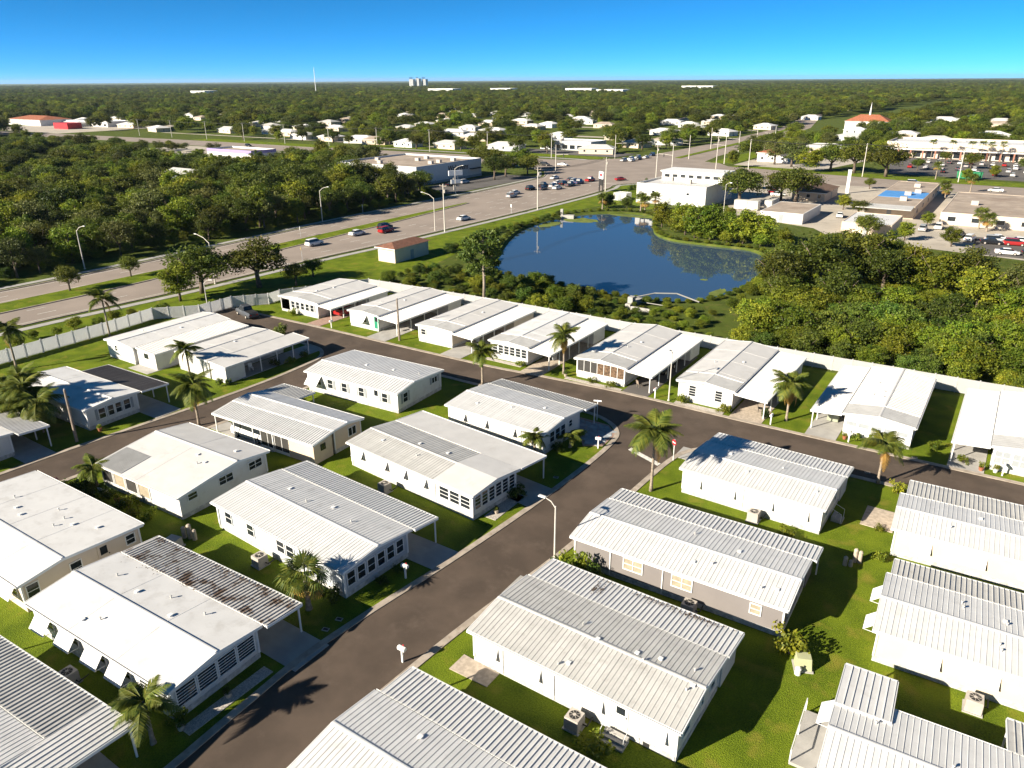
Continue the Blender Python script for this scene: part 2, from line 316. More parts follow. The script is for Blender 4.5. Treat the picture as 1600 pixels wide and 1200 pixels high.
for pts, m in ((rect(-46, -33.5, 24.0, 27.0), M_conc), (rect(-44, -32.7, 37.6, 40.6), M_conc), ([(-44, 51.5), (-31.4, 49.6), (-31.2, 53.6), (-44, 55.0)], M_conc),
               ([(-46, 67), (-36, 66.5), (-33.6, 63.2), (-31.8, 64.3), (-31.9, 67.5), (-33.6, 69.3), (-46, 69.6)], M_paver), (rect(-45, -33.3, 10.6, 13.4), M_conc),
               (rect(-79.6, -69, 43.8, 46.6), M_conc) if False else (rect(-70.8, -60, 44.2, 46.4), M_conc), (rect(-90, -78.1, 42.4, 45.6), M_conc), (rect(-90, -78.8, 28.6, 31.6), M_conc),
               (rect(-91.5, -88.6, 76.8, 92), M_paver), (rect(-78.6, -74.8, 76.9, 95), M_conc), (rect(-64.4, -60.8, 77.0, 95), M_conc), (rect(-51.2, -48.0, 77.6, 94), M_stone), (rect(-36.8, -33.4, 78.7, 96), M_lot),
               (rect(-23.2, -19.5, 78.6, 96), M_stone), (rect(-14.8, -11.6, 78.7, 96), M_conc), (rect(-1.1, 2.1, 78.9, 96), M_conc), (rect(-26.8, -12, 38.2, 40.8), M_conc), (rect(-26, -10, 51, 53.4), M_conc), (rect(-24.6, -10, 66.2, 68.8), M_conc), (rect(-27.6, -14, 24, 26.5), M_conc),
               (rect(-96.5, -92, 50, 69.6), M_conc), (rect(-83.4, -80, 56, 69.6), M_conc),
               (rect(-35.6, -34.7, 17.0, 23.2), M_gravel), (rect(-6.2, -3.6, 63.2, 66.8), M_stone), (rect(-45.0, -37, 78.9, 79.6), M_gravel), (rect(-30, -24, 78.9, 79.9), M_gravel), (rect(-34.2, -33.0, 46.2, 51), M_gravel), (rect(-58, -52, 79.2, 80), M_gravel)):
    slab('driveway' if m is not M_gravel else 'gravel_bed', pts, m)
M_slate = mat('blue_grey_slate', (0.34, 0.37, 0.4), 0.8, 0.25, 1.5, 0.2, 20, rand=0.15)
rp_ = random.Random(3); cj = {}
def jit(i, j):
    if (i, j) not in cj: cj[(i, j)] = (-38 + i * .8 + rp_.uniform(-.22, .22) + (.4 if j % 2 else 0), 63 + j * .75 + rp_.uniform(-.2, .2))
    return cj[(i, j)]
drive = [o for o in scene.objects if o.name.startswith('driveway')][3]
pav = [(-38, 66.8), (-36, 66.5), (-33.6, 63.4), (-32.0, 64.5), (-32.1, 67.4), (-33.7, 69.1), (-38, 69.4)]
def in_poly(x, y, P_):
    c = False
    for (x0, y0), (x1, y1) in zip(P_, P_[1:] + P_[:1]):
        if (y0 > y) != (y1 > y) and x < (x1 - x0) * (y - y0) / (y1 - y0) + x0: c = not c
    return c
for i in range(9):
    for j in range(9):
        q = [jit(i, j), jit(i + 1, j), jit(i + 1, j + 1), jit(i, j + 1)]; mx_, my_ = sum(p[0] for p in q) / 4, sum(p[1] for p in q) / 4
        if not in_poly(mx_, my_, pav): continue
        q = [(p[0] + (mx_ - p[0]) * .1, p[1] + (my_ - p[1]) * .1) for p in q]; b = MB(); b.hexa([(x, y, .02) for x, y in q] + [(x, y, .075 + rp_.uniform(0, .015)) for x, y in q]); b.build('paving_stone', M_slate, drive)
def mark(pts, z=0.026, m=M_paint, parent=None): return struct(sheet('road_marking', pts, z, m, parent))
mark([(-29.2, 65.0), (-25.2, 63.4), (-25.1, 64.0), (-29.1, 65.6)])
# divided highway beyond the fence
hw_near = smooth_line([(-131, -60), (-129.5, 40), (-128, 66), (-126.8, 80), (-126, 110), (-124.5, 130), (-123.4, 158), (-122.6, 190), (-122.6, 225), (-124, 245), (-126, 256), (-118, 268)])
hw_far = smooth_line([(-157, -60), (-155.5, 40), (-154.5, 66), (-154.5, 84), (-156, 125), (-157.5, 152), (-157.5, 200), (-159, 240), (-161, 262), (-170, 278)])
struct(sheet('highway', hw_near + [(-118, 340), (-128, 352), (-132, 380), (-136, 470), (-150, 640), (-200, 900), (-214, 900), (-172, 640), (-162, 470), (-163, 380), (-164, 352), (-172, 342)] + hw_far[::-1], 0.006, M_highway))
struct(sheet('cross_road', [(-900, 262), (-480, 288), (-190, 292), (-165, 276), (-120, 276), (-112, 296), (-66, 297), (0, 298), (200, 300), (200, 322), (0, 322), (-40, 323), (-75, 330), (-112, 338), (-122, 352), (-165, 352), (-172, 338), (-190, 326), (-480, 314), (-900, 284)], 0.010, M_highway))
med = [(-140.6, -60), (-139.8, 40), (-138.8, 66), (-139.5, 100), (-141, 130), (-142.4, 155), (-145.6, 192), (-146.6, 192), (-146.4, 155), (-145.6, 120), (-145, 90), (-145.2, 66), (-146, 40), (-147, -60)]
slab('median', [(-147, 362), (-144, 362), (-147, 470), (-160, 640), (-164, 640), (-151, 470)], M_grass, .12)
for q_ in (rect(-330, -176, 338, 349), rect(-125, -114, 350, 410), [(-110, 337), (-72, 331), (-40, 324.5), (0, 323.5), (60, 324), (60, 337), (0, 336), (-45, 338), (-72, 341), (-110, 345)], rect(-470, -340, 316, 330), [(-119, 262), (-113, 262), (-113, 290), (-117, 290)]): slab('verge', q_, M_grass, .03)
mo = slab('median', med, M_grass, 0.14)
struct(strip('kerb', med[:7], 0, -0.3, 0, 0.16, M_kerb)); struct(strip('kerb', med[7:], 0, -0.3, 0, 0.16, M_kerb))
struct(strip('kerb', hw_near, 0.0, -0.35, 0, 0.14, M_kerb)); struct(strip('kerb', hw_far, 0, 0.35, 0, 0.14, M_kerb))
struct(strip('sidewalk', hw_near, -1.6, -3.2, 0, 0.05, M_conc)); struct(strip('sidewalk', hw_far, 1.6, 3.2, 0, 0.05, M_conc))
struct(sheet('verge', offset_line(hw_near, -3.3)[::-1] + [(-113.6, -60), (-113.9, 40), (-115.6, 65.5), (-112, 90), (-101, 104), (-100, 118), (-106, 142), (-112, 160), (-112, 190), (-108, 208), (-84, 212), (-72, 205), (-60, 190), (-42, 186), (-60, 200), (-100, 222), (-114, 250), (-114, 262)], 0.004, M_grass))
def hx(y, side): # highway edge at y
    L_ = hw_near if side else hw_far; return min(L_, key=lambda p: abs(p[1] - y))[0]
mk = MB()
def dash(x0, y0, x1, y1, w=0.16):
    d = Vector((x1 - x0, y1 - y0)).normalized(); q = Vector((-d.y, d.x)) * w / 2
    mk.poly([(x0 - q.x, y0 - q.y, 0.02), (x1 - q.x, y1 - q.y, 0.02), (x1 + q.x, y1 + q.y, 0.02), (x0 + q.x, y0 + q.y, 0.02)][::1])
for off, solid in ((-1.0, 1), (-4.6, 0), (-8.2, 0), (-11.8, 0)):
    y = 20.0
    while y < 262:
        y2 = y + (12 if solid else 3)
        dash(hx(y, 1) + off, y, hx(y2, 1) + off, y2); y += 12
for off, solid in ((1.0, 1), (4.6, 0), (8.2, 0)):
    y = 20.0
    while y < 262:
        y2 = y + (12 if solid else 3); dash(hx(y, 0) + off, y, hx(y2, 0) + off, y2); y += 12
for y in (100, 104): dash(hx(y, 1) - 0.6, y, hx(y, 1) - 13, y + 0.3, 0.4)
for y in range(196, 258, 6): dash(-137.5, y, -137.2, y + 3); dash(-141.2, y, -141, y + 3)
dash(-139, 258, -125, 257, 0.5)
for x in range(-470, -190, 12): dash(x, 302, x + 4, 302.2)
for x in range(-105, 190, 12): dash(x, 309.5, x + 4, 309.4)
struct(mk.build('road_marking', M_paint))
for pts, m in (([(-112, 298), (-112, 262), (-104, 236), (-76, 232), (-68, 214), (-44, 205), (-38, 196), (4, 190), (30, 190), (30, 296)], M_palelot), ([(-48, 345), (30, 340), (30, 415), (-62, 436)], M_lot),
               ([(-182, 206), (-163, 205), (-163, 262), (-182, 262)], M_lot), (rect(-430, -298, 225, 286), M_palelot), (rect(-560, -250, 352, 356), M_palelot), (rect(-520, -180, 466, 476), M_palelot), (rect(-520, -180, 560, 570), M_palelot), ([(-112, 345), (-75, 338), (-60, 420), (-112, 420)], M_palelot), (rect(-240, -172, 350, 372), M_lot),
               (rect(-760, -620, 305, 420), M_palelot), (rect(-320, -180, 331, 334), M_conc), (rect(-15, 25, 108, 190), M_palelot) if False else (rect(-8, 30, 192, 214), M_lot)):
    struct(sheet('paved_lot', pts, 0.016 + 0.004 * (m is M_lot), m))

# ------------------------------------------------------------------ manufactured homes
def zat(prof, v):
    for (a, za), (b, zb) in zip(prof, prof[1:]):
        if a - 1e-6 <= v <= b + 1e-6: return za + (zb - za) * (v - a) / (b - a)
    return prof[0][1] if v < prof[0][0] else prof[-1][1]
PANEL = {}
def panel_mesh(length, w, h, m):
    key = (round(length, 2), round(w, 3), round(h, 3), m.name)
    if key not in PANEL:
        s = MB(); rw = 0.03 + h * .2
        xs = [(0, 0), (w - rw - 0.015, 0), (w - rw, h), (w - 0.012, h), (w - 0.004, 0)]
        s.v = [(x, 0, z) for x, z in xs] + [(x, length, z) for x, z in xs]
        s.f = [(i, i + 1, 6 + i, 5 + i) for i in range(4)] + [(4, 3, 2, 1), (6, 7, 8, 9)]
        PANEL[key] = s.mesh('roof_panel', m)
    return PANEL[key]
def pans(parent, u0, u1, v0, z0, v1, z1, m, pitch=0.33, h=0.026):
    """individual interlocking roof pans laid down the slope"""
    n = max(1, int(round((u1 - u0) / pitch))); w = (u1 - u0) / n
    ln = math.hypot(v1 - v0, z1 - z0); me = panel_mesh(ln, w, h, m); a = math.atan2(z1 - z0, v1 - v0)
    for i in range(n):
        o = add('roof_panel', me, parent, (u0 + i * w, v0, z0 + rnd.uniform(0, .006))); o.rotation_euler = (a, 0, 0)
def ribbed_sheet(s, u0, u1, v0, z0, v1, z1, pitch=0.45, h=0.04):
    n = max(1, int(round((u1 - u0) / pitch))); w = (u1 - u0) / n
    for i in range(n):
        x = u0 + i * w
        for a, b, za, zb in ((0, w - .07, 0, 0), (w - .07, w - .055, 0, h), (w - .055, w - .012, h, h), (w - .012, w, h, 0)):
            s.poly([(x + a, v0, z0 + za), (x + b, v0, z0 + zb), (x + b, v1, z1 + zb), (x + a, v1, z1 + za)])
def slab_prof(pts, t): return [(v, z) for v, z in pts] + [(v, z - t) for v, z in pts[::-1]]
class House:
    def __init__(s, label, ox, oy, ang, L, main, wall, roof='pan', roofm=None, group=None, oh=0.3, mu=None, skirt=True, wall_rect=None):
        s.o = thing('mobile_home', label, 'mobile home', (ox, oy, 0.0), R(ang)); s.L = L; s.main = main; s.oh = oh
        roofm = roofm or (M_roofm if roof == 'pan' else M_roofw)
        mu = mu or (0, L); s.mu = mu
        b0, b1 = main[0][0], main[-1][0]; s.b0, s.b1 = b0 + oh, b1 - oh
        s.u0, s.u1 = wall_rect if wall_rect else (mu[0] + oh, mu[1] - oh)
        pts = [(s.b0, 0.0)] + [(s.b1, 0.0)]
        top = [(s.b1, zat(main, s.b1) - .1)] + [(v, z - .1) for v, z in main[1:-1][::-1]] + [(s.b0, zat(main, s.b0) - .1)]
        s.wallm = wall
        MB().prism(pts + top, s.u0, s.u1).build('wall', wall, s.o)
        if skirt: MB().box(s.u0 - .03, s.u1 + .03, s.b0 - .03, s.b1 + .03, 0, .42).build('skirting', M_skirt, s.o)
        for du in (s.u0, s.u1):
            for vv in (s.b0, s.b1): MB().box(du - .06, du + .06, vv - .06, vv + .06, .42, zat(main, vv) - .12).build('corner_trim', M_white, s.o)
        s.roof = MB().prism(slab_prof(main, .13), mu[0], mu[1]).build('roof', roofm if roof != 'pan' else M_white, s.o)
        if roof == 'pan':
            for (a, za), (b, zb) in zip(main, main[1:]): pans(s.roof, mu[0] + .04, mu[1] - .04, a, za + .012, b, zb + .012, roofm)
        elif roof == 'sheet':
            k = MB()
            for (a, za), (b, zb) in zip(main, main[1:]): ribbed_sheet(k, mu[0] + .05, mu[1] - .05, a, za + .012, b, zb + .012)
            k.build('roof_sheet', roofm, s.roof)
        elif roof == 'smooth':
            k = MB(); nn = max(2, int((mu[1] - mu[0]) / 4.2))
            for i in range(1, nn):
                uu = mu[0] + (mu[1] - mu[0]) * i / nn
                for (a, za), (b, zb) in zip(main, main[1:]): k.hexa([(uu, a, za), (uu + .09, a, za), (uu + .09, b, zb), (uu, b, zb), (uu, a, za + .012), (uu + .09, a, za + .012), (uu + .09, b, zb + .012), (uu, b, zb + .012)])
            k.build('roof_seam', roofm, s.roof)
        ip = max(range(len(main)), key=lambda i: main[i][1]); rv, rz_ = main[ip]
        if 0 < ip < len(main) - 1: MB().prism([(rv - .14, rz_ - .01), (rv + .14, rz_ - .01), (rv + .1, rz_ + .06), (rv, rz_ + .075), (rv - .1, rz_ + .06)], mu[0], mu[1]).build('ridge_cap', roofm, s.roof)
        for v_, z_, sg in ((b0, main[0][1], -1), (b1, main[-1][1], 1)):
            MB().prism([(v_, z_ - .14), (v_ + sg * .13, z_ - .12), (v_ + sg * .13, z_ + .01), (v_ + sg * .1, z_ + .01), (v_ + sg * .1, z_ - .08), (v_, z_ - .08)], mu[0], mu[1]).build('gutter', M_white, s.o)
        for uu, sg in ((mu[0], -1), (mu[1], 1)):
            q = [(v, z + .02) for v, z in main] + [(v, z - .2) for v, z in main[::-1]]
            MB().prism(q, *sorted((uu, uu + sg * .05))).build('fascia', M_white, s.o)
    def vents(s, lst):
        for u, v, k in lst:
            z = zat(s.main, v); b = MB()
            if k: b.cyl(u, v, z - .05, z + .2, .045).cyl(u, v, z + .18, z + .23, .09, .07)
            else: b.box(u - .1, u + .1, v - .1, v + .1, z - .05, z + .08).box(u - .14, u + .14, v - .14, v + .14, z + .08, z + .12)
            b.build('roof_vent', M_roofg if k else M_white, s.roof)
        return s
    def carport(s, v0, z0, v1, z1, u0, u1, m=None, kind='pan', posts=True, shed=None, pitch=0.33, h=.075, step=3.0, ends=(1,)):
        m = m or M_roofm
        r = MB().prism([(v0, z0), (v1, z1), (v1, z1 - .1), (v0, z0 - .1)], u0, u1).build('carport_roof', M_white if kind == 'pan' else m, s.o)
        if kind == 'pan': pans(r, u0 + .03, u1 - .03, v0 + .02, z0 + .012, v1 - .02, z1 + .012, m, pitch, h)
        elif kind == 'sheet':
            k = MB(); ribbed_sheet(k, u0 + .05, u1 - .05, v0 + .02, z0 + .012, v1 - .02, z1 + .012, .4, .05); k.build('roof_sheet', m, r)
        out = v1 if abs(v1 - (s.b0 + s.b1) / 2) > abs(v0 - (s.b0 + s.b1) / 2) else v0; zo = z1 if out == v1 else z0
        sg = 1 if out > (s.b0 + s.b1) / 2 else -1
        MB().box(u0, u1, *sorted((out, out + sg * .1)), zo - .18, zo + .03).build('carport_fascia', M_white, s.o)
        for e, uu in ((0, u0), (1, u1)): 
            sg2 = -1 if e == 0 else 1
            MB().prism([(v0, z0 + .03), (v1, z1 + .03), (v1, z1 - .17), (v0, z0 - .17)], *sorted((uu, uu + sg2 * .05))).build('carport_fascia', M_white, s.o)
        if shed:
            a, b = shed; lo_, hi_ = sorted((v0, v1)); lo2, hi2 = (lo_ + .02, hi_ - .25) if sg > 0 else (lo_ + .25, hi_ - .02)
            def zr(v): return z0 + (z1 - z0) * (v - v0) / (v1 - v0) - .1
            MB().prism([(lo2, 0), (hi2, 0), (hi2, zr(hi2)), (lo2, zr(lo2))], a, b).build('shed', s.wallm, s.o)
        if posts:
            n = max(1, int(round((u1 - u0) / step)))
            for i in range(n + 1):
                uu = u0 + .15 + (u1 - u0 - .3) * i / n
                if shed and shed[0] - .2 < uu < shed[1] + .2: continue
                MB().box(uu - .05, uu + .05, out - sg * .2 - .05, out - sg * .2 + .05, 0, zo - .08).build('post', M_white, s.o)
        return s
    def face(s, side, pos, out):
        """local point + tangent/normal on a wall"""
        if side == 'v0': return Vector((pos, s.b0 - out, 0)), Vector((1, 0, 0)), Vector((0, -1, 0))
        if side == 'v1': return Vector((pos, s.b1 + out, 0)), Vector((-1, 0, 0)), Vector((0, 1, 0))
        if side == 'u1': return Vector((s.u1 + out, pos, 0)), Vector((0, 1, 0)), Vector((1, 0, 0))
        return Vector((s.u0 - out, pos, 0)), Vector((0, -1, 0)), Vector((-1, 0, 0))
    def bar(s, b, side, pos, a0, a1, z0, z1, o0, o1):
        p, t, nn = s.face(side, pos, 0)
        q = [p + t * a + nn * o + Vector((0, 0, z)) for z in (z0, z1) for a, o in ((a0, o0), (a1, o0), (a1, o1), (a0, o1))]
        b.hexa(q); return b
    def window(s, side, pos, w=.9, h=1.0, zc=1.55, rows=2, cols=1, shutter=False, pane=None, frame=None):
        b = MB(); t = .07; pane = pane or M_glass; frame = frame or M_white
        for a0, a1, z0, z1 in ((-w/2 - t, w/2 + t, -h/2 - t, -h/2), (-w/2 - t, w/2 + t, h/2, h/2 + t), (-w/2 - t, -w/2, -h/2, h/2), (w/2, w/2 + t, -h/2, h/2)): s.bar(b, side, pos, a0, a1, zc + z0, zc + z1, 0, .07)
        for i in range(1, rows): s.bar(b, side, pos, -w/2, w/2, zc - h/2 + h * i / rows - .02, zc - h/2 + h * i / rows + .02, 0.02, .06)
        for i in range(1, cols): s.bar(b, side, pos, -w/2 + w * i / cols - .03, -w/2 + w * i / cols + .03, zc - h/2, zc + h/2, 0.02, .062)
        f = b.build('window', frame, s.o)
        for i in range(rows):
            for j in range(cols):
                s.bar(MB(), side, pos, -w/2 + w * j / cols + .01, -w/2 + w * (j + 1) / cols - .01, zc - h/2 + h * i / rows + .01, zc - h/2 + h * (i + 1) / rows - .01, 0.005, .025).build('pane', pane, f)
        if shutter:
            for sg in (-1, 1):
                k = MB(); a = sg * (w/2 + t + .17); s.bar(k, side, pos, a - .15, a + .15, zc - h/2 - t, zc + h/2 + t, 0, .04)
                for i in range(6): s.bar(k, side, pos, a - .11, a + .11, zc - h/2 + i * h / 6, zc - h/2 + i * h / 6 + .05, .04, .06)
                k.build('shutter', M_shut, s.o)
        return s
    def louvres(s, side, p0, p1, n, z0=.9, z1=2.1, rows=5):
        w = (p1 - p0) / n
        for i in range(n): s.window(side, p0 + (i + .5) * w, w - .2, z1 - z0, (z0 + z1) / 2, rows)
        return s
    def awning(s, side, pos, w=1.5, zt=2.2, zb=1.15, out=.75, m=None):
        """hinged storm awning over a window, with triangular side arms"""
        s.window(side, pos, w - .35, .85, 1.5, 2)
        b = MB(); p, t, nn = s.face(side, pos, 0)
        pts = [(-w/2, 0, zt), (w/2, 0, zt), (w/2, out, zb), (-w/2, out, zb)]
        q = [p + t * a + nn * (o + .03) + Vector((0, 0, z)) for a, o, z in pts]; up_ = Vector((0, 0, .04)) + nn * .02
        b.hexa(q + [x + up_ for x in q])
        for i in range(1, 4):
            a = -w/2 + w * i / 4
            q2 = [p + t * (a + da) + nn * (o + .05) + Vector((0, 0, z + .03)) for da, o, z in ((-.02, 0, zt), (.02, 0, zt), (.02, out, zb), (-.02, out, zb))]
            b.hexa(q2 + [x + Vector((0, 0, .035)) for x in q2])
        aw = b.build('awning', m or M_white, s.o)
        for a in (-w/2 + .05, w/2 - .05):
            k = MB(); x = p + t * a; k.tube([tuple(x + nn * .05 + Vector((0, 0, zb - .05))), tuple(x + nn * out + Vector((0, 0, zb)))], .02, 5); k.build('awning_arm', M_white, aw)
        return s
    def flap(s, side, pos, w=2.2, h=.95, zc=1.5, th=.12):
        """closed storm shutter standing a little off the wall"""
        b = MB(); p, t, nn = s.face(side, pos, 0)
        q = [p + t * a + nn * o + Vector((0, 0, z)) for a, o, z in ((-w/2, .02, zc + h/2), (w/2, .02, zc + h/2), (w/2, .3, zc - h/2), (-w/2, .3, zc - h/2))]
        b.hexa([x - nn * .03 for x in q] + q)
        for i in range(1, 5):
            a = -w/2 + w * i / 5
            q2 = [p + t * (a + d) + nn * o + Vector((0, 0, z)) for d, o, z in ((-.02, .03, zc + h/2), (.02, .03, zc + h/2), (.02, .31, zc - h/2), (-.02, .31, zc - h/2))]
            b.hexa([x - nn * .01 for x in q2] + [x + nn * .02 for x in q2])
        b.build('storm_shutter', M_white, s.o); return s
    def door(s, side, pos, m=None, h=2.0, z0=.45):
        b = MB(); s.bar(b, side, pos, -.48, .48, z0, z0 + h, 0, .05); d = b.build('door', m or M_white, s.o)
        s.bar(MB(), side, pos, -.28, .28, z0 + 1.1, z0 + 1.8, .045, .065).build('pane', M_glass, d)
        s.bar(MB(), side, pos, .34, .4, z0 + .95, z0 + 1.05, .045, .1).build('handle', M_dark, d); return s
    def steps(s, side, pos, w=1.1):
        for i in range(3):
            k = MB(); s.bar(k, side, pos, -w/2, w/2, 0 if i == 2 else 0.0, .15 * (i + 1), .9 - .3 * i, 1.2 - .3 * i); k.build('step', M_conc, s.o)
        k = MB()
        for a in (-w/2, w/2):
            p, t, nn = s.face(side, pos, 0); x = p + t * a
            k.tube([tuple(x + nn * 1.1), tuple(x + nn * 1.1 + Vector((0, 0, .9))), tuple(x + nn * .1 + Vector((0, 0, 1.3)))], .02, 5)
        k.build('handrail', M_white, s.o); return s
    def pipes(s, side, lst):
        for p in lst:
            k = MB(); s.bar(k, side, p, -.04, .04, .1, zat(s.main, s.b0) - .15, 0.0, .08); k.build('downpipe', M_white, s.o)
        return s
    def hatch(s, side, p0, p1, z0=.05, z1=.35):
        k = MB(); s.bar(k, side, (p0 + p1) / 2, -(p1 - p0) / 2, (p1 - p0) / 2, z0, z1, .031, .05); k.build('skirting_vent', M_dark, s.o); return s
    def world(s, u, v):
        a = s.o.rotation_euler.z; return (s.o.location.x + u * math.cos(a) - v * math.sin(a), s.o.location.y + u * math.sin(a) + v * math.cos(a))
def main7(w=7.0, e=2.6, r=3.25, k=.5): return [(0, e), (w * k, e + (r - e) * .62), (w, e)]
HH = {}
def reg(k, h): HH[k] = h; return h

# west side of the main street, each front facing it
h = reg('B', House('white home with smooth coated roof, four open awnings and rust-stained carport', -51.9, 16.4, 2, 15.9, main7(7.0), W_white, 'smooth'))
h.carport(7.05, 2.62, 10.1, 2.35, .2, 16.3, M_roofr, pitch=.33, h=.07, shed=(.5, 4)); h.vents([(3, 5, 1), (6, 4.6, 0), (8.5, 5.5, 1), (10.3, 4.2, 0), (12, 5.6, 1), (5.4, 1.0, 0), (6.5, 1.6, 1)])
for u in (1.9, 4.9, 8.0, 10.7): h.awning('v0', u, 1.75, 2.25, 1.2, .85)
h.louvres('v0', 12.4, 15.4, 2, .95, 2.1, 4).louvres('u1', .5, 6.5, 4, .85, 2.15, 6).pipes('v0', [.4])
h = reg('C', House('blue grey home with ribbed roof and six-pane white bay of windows', -52.7, 31.9, -3.2, 16.8, main7(7.2), W_blue))
h.carport(7.25, 2.62, 9.95, 2.35, .2, 17.1, h=.06, shed=(.5, 4.5)); h.vents([(4, 5.2, 0), (7, 4.6, 1), (9.5, 5.4, 0), (12.5, 4.7, 1)])
for u in (1.9, 5.0): h.window('v0', u, .85, 1.1)
h.window('v0', 9.0, .9, 1.1).window('v0', 10.2, .9, 1.1).window('v0', 13.0, .8, 1.2, pane=M_screen)
for i in range(6): h.window('u1', .95 + i * 1.02, .72, 1.15, 1.5, 2)
h.pipes('v0', [.4, 12.2]).pipes('u1', [.35])
h = reg('D', House('cream home with ribbed roof, smooth porch roof and tall louvred front windows', -51.3, 46.5, -5.6, 17.0, main7(6.5, 2.6, 3.2), W_white, mu=(0, 17.0), roofm=M_roofg))
h.carport(6.55, 2.66, 10.4, 2.4, .1, 17.1, M_roofb, 'plain', shed=(.5, 7)); h.vents([(3, 2.2, 0), (6.5, 3.9, 0), (8, 2, 1), (10, 4.2, 0)])
pr = MB().prism([(0, 2.68), (3.25, 3.05), (6.5, 2.68), (6.5, 2.61), (3.25, 2.98), (0, 2.61)], 12.2, 17.05).build('porch_roof', M_roofb, h.o)
for u in (1.5, 5.0, 7.6, 10.3): h.awning('v0', u, 1.5, 2.15, 1.35, .45)
h.louvres('v0', 12.6, 16.5, 3, .95, 2.1, 3).louvres('u1', .45, 6.1, 6, .95, 2.3, 4).pipes('v0', [.4, 12.1])
h = reg('E', House('white corner home with ribbed roof beside the crazy-paved drive', -48.9, 59.2, -2.2, 13.2, [(0, 2.6), (3.9, 3.0), (7.7, 2.62)], W_white))
h.carport(7.75, 2.62, 10.2, 2.38, .2, 13.5, M_roofg, h=.06, shed=(.5, 5)); h.vents([(3, 2, 0), (7, 3, 1), (10, 5, 0)])
for u in (1.9, 4.9, 8.6): h.awning('v0', u, 1.7, 2.1, 1.35, .45)
h.window('v0', 11.6, 1.1, 1.1, cols=2, pane=M_blind_refl)
for i in range(3): h.window('u1', 2.0 + i * 1.05, .8, 1.15, 1.5)
h.window('u1', 5.6, .6, .7, 1.7).pipes('v0', [3.4, 10.2])
h = reg('A', House('home with broad ribbed carport wrapping its front at the street corner', -51.2, 3.9, 3, 13.0, main7(6.6), W_white))
h.carport(6.65, 2.62, 9.9, 2.35, 0, 12.9, M_roofg, h=.07, pitch=.36); h.carport(3.2, 2.9, 9.9, 2.35, 12.95, 16.0, M_roofm, h=.055, pitch=.36); h.vents([(9, 5, 0)])
h = reg('Y', House('ribbed-roof home whose carport roof runs along the street mailbox', -26.0, 17.2, 0, 16.5, main7(6.7), W_white))
h.carport(6.75, 2.6, 9.5, 2.35, .4, 16.8, M_roofm, h=.055); h.vents([(4.6, 5.4, 0), (9, 4.5, 0), (12, 5, 1)])
# second row, fronts on the left street
h = reg('F', House('peach-walled home with plain white membrane roof', -71.0, 16.7, .9, 16.8, [(0, 2.6), (3.3, 3.05), (9.7, 2.6)], W_cream, 'smooth', skirt=False))
h.vents([(6, 5.2, 0), (7.5, 4.8, 0), (9.2, 7, 1), (11, 6.5, 1), (11.5, 5.4, 1), (12.5, 6.4, 0), (14.5, 7.3, 0), (4, 6, 1)])
h.window('u1', 1.0, .8, 1.1).window('u1', 4.2, .8, 1.1).window('u1', 8.6, .7, .8, 1.7, 2).awning('v0', 15, 1.6).door('u1', 6.4, W_cream)
h = reg('G', House('white home with mildewed end wall, three windows and plant-filled side porch', -68.3, 30.4, 1.9, 12.4, [(0, 2.4), (3.2, 2.8), (6.5, 3.15), (10.2, 2.6)], W_white, 'smooth', roofm=M_roofb))
s_ = MB(); ribbed_sheet(s_, .1, 4.0, .02, 2.412 + .01, 3.15, 2.812, .22, .05); s_.build('roof_sheet', M_roofg, h.roof)
h.window('u1', 1.6, .9, .6, 1.8, 2).window('u1', 5.2, 1.5, .75, 1.8, 2, 2).window('u1', 8.6, 1.5, .75, 1.8, 2, 2).vents([(8, 5.5, 0), (9.3, 4.4, 1), (9.8, 4.9, 0), (10.3, 8, 0)])
for i in range(4): h.window('v0', 1.2 + i * 1.9, 1.6, 1.5, 1.45, 1, 1, pane=M_blind_refl if i % 2 else M_screen)
h = reg('H', House('beige home with white van under its ribbed lean-to carport', -69.1, 43.8, 2.2, 15.3, [(2.9, 2.85), (5.0, 2.95), (7.4, 2.5)], W_beige))
h.carport(0, 2.4, 2.88, 2.8, 0, 15.3, M_roofm, h=.06, shed=(11.4, 15.0)); h.carport(7.45, 2.5, 10.2, 2.3, 0, 5.2, M_roofg, 'sheet')
h.window('u1', 5.6, 1.1, .9, 1.6, 1, 2).window('u1', 3.3, .01, .01, .5) if False else h.window('u1', 5.8, 1.1, .9, 1.6, 1, 2)
MB().box(15.0, 15.05, 1.2, 1.9, 1.2, 1.9).build('window', M_glass, h.o)
for i in range(5):
    MB().box(7.2 + i * 1.05, 7.26 + i * 1.05, .25, .31, 0, 2.35).build('screen_post', M_white, h.o)
    if i < 4: MB().box(7.27 + i * 1.05, 8.24 + i * 1.05, .27, .29, .35, 2.3).build('screen', M_screen, h.o)
MB().box(7.2, 11.4, .24, .3, 0, .35).build('kick_panel', M_white, h.o)
h = reg('I', House('white home with grey shutters on every window and a folded front awning', -70.1, 57.8, 2.9, 14.8, [(0, 2.6), (3.2, 3.05), (6.0, 2.85), (9.0, 2.6)], W_white, 'sheet', roofm=M_roofm))
h.awning('v0', 1.6, 2.0, 2.3, 1.2, 1.1)
for u in (4.0, 6.3, 9.0, 12.6): h.window('v0', u, .8, 1.1, 1.55, 2, shutter=True)
h.door('v0', 11.3).window('u1', 1.7, .8, 1.1, 1.55, 2, shutter=True).window('u1', 7.4, 1.0, .7, 1.8, 1, 2, shutter=True).vents([(6, 4.8, 0), (10, 5.2, 0), (13.5, 5.8, 1)])
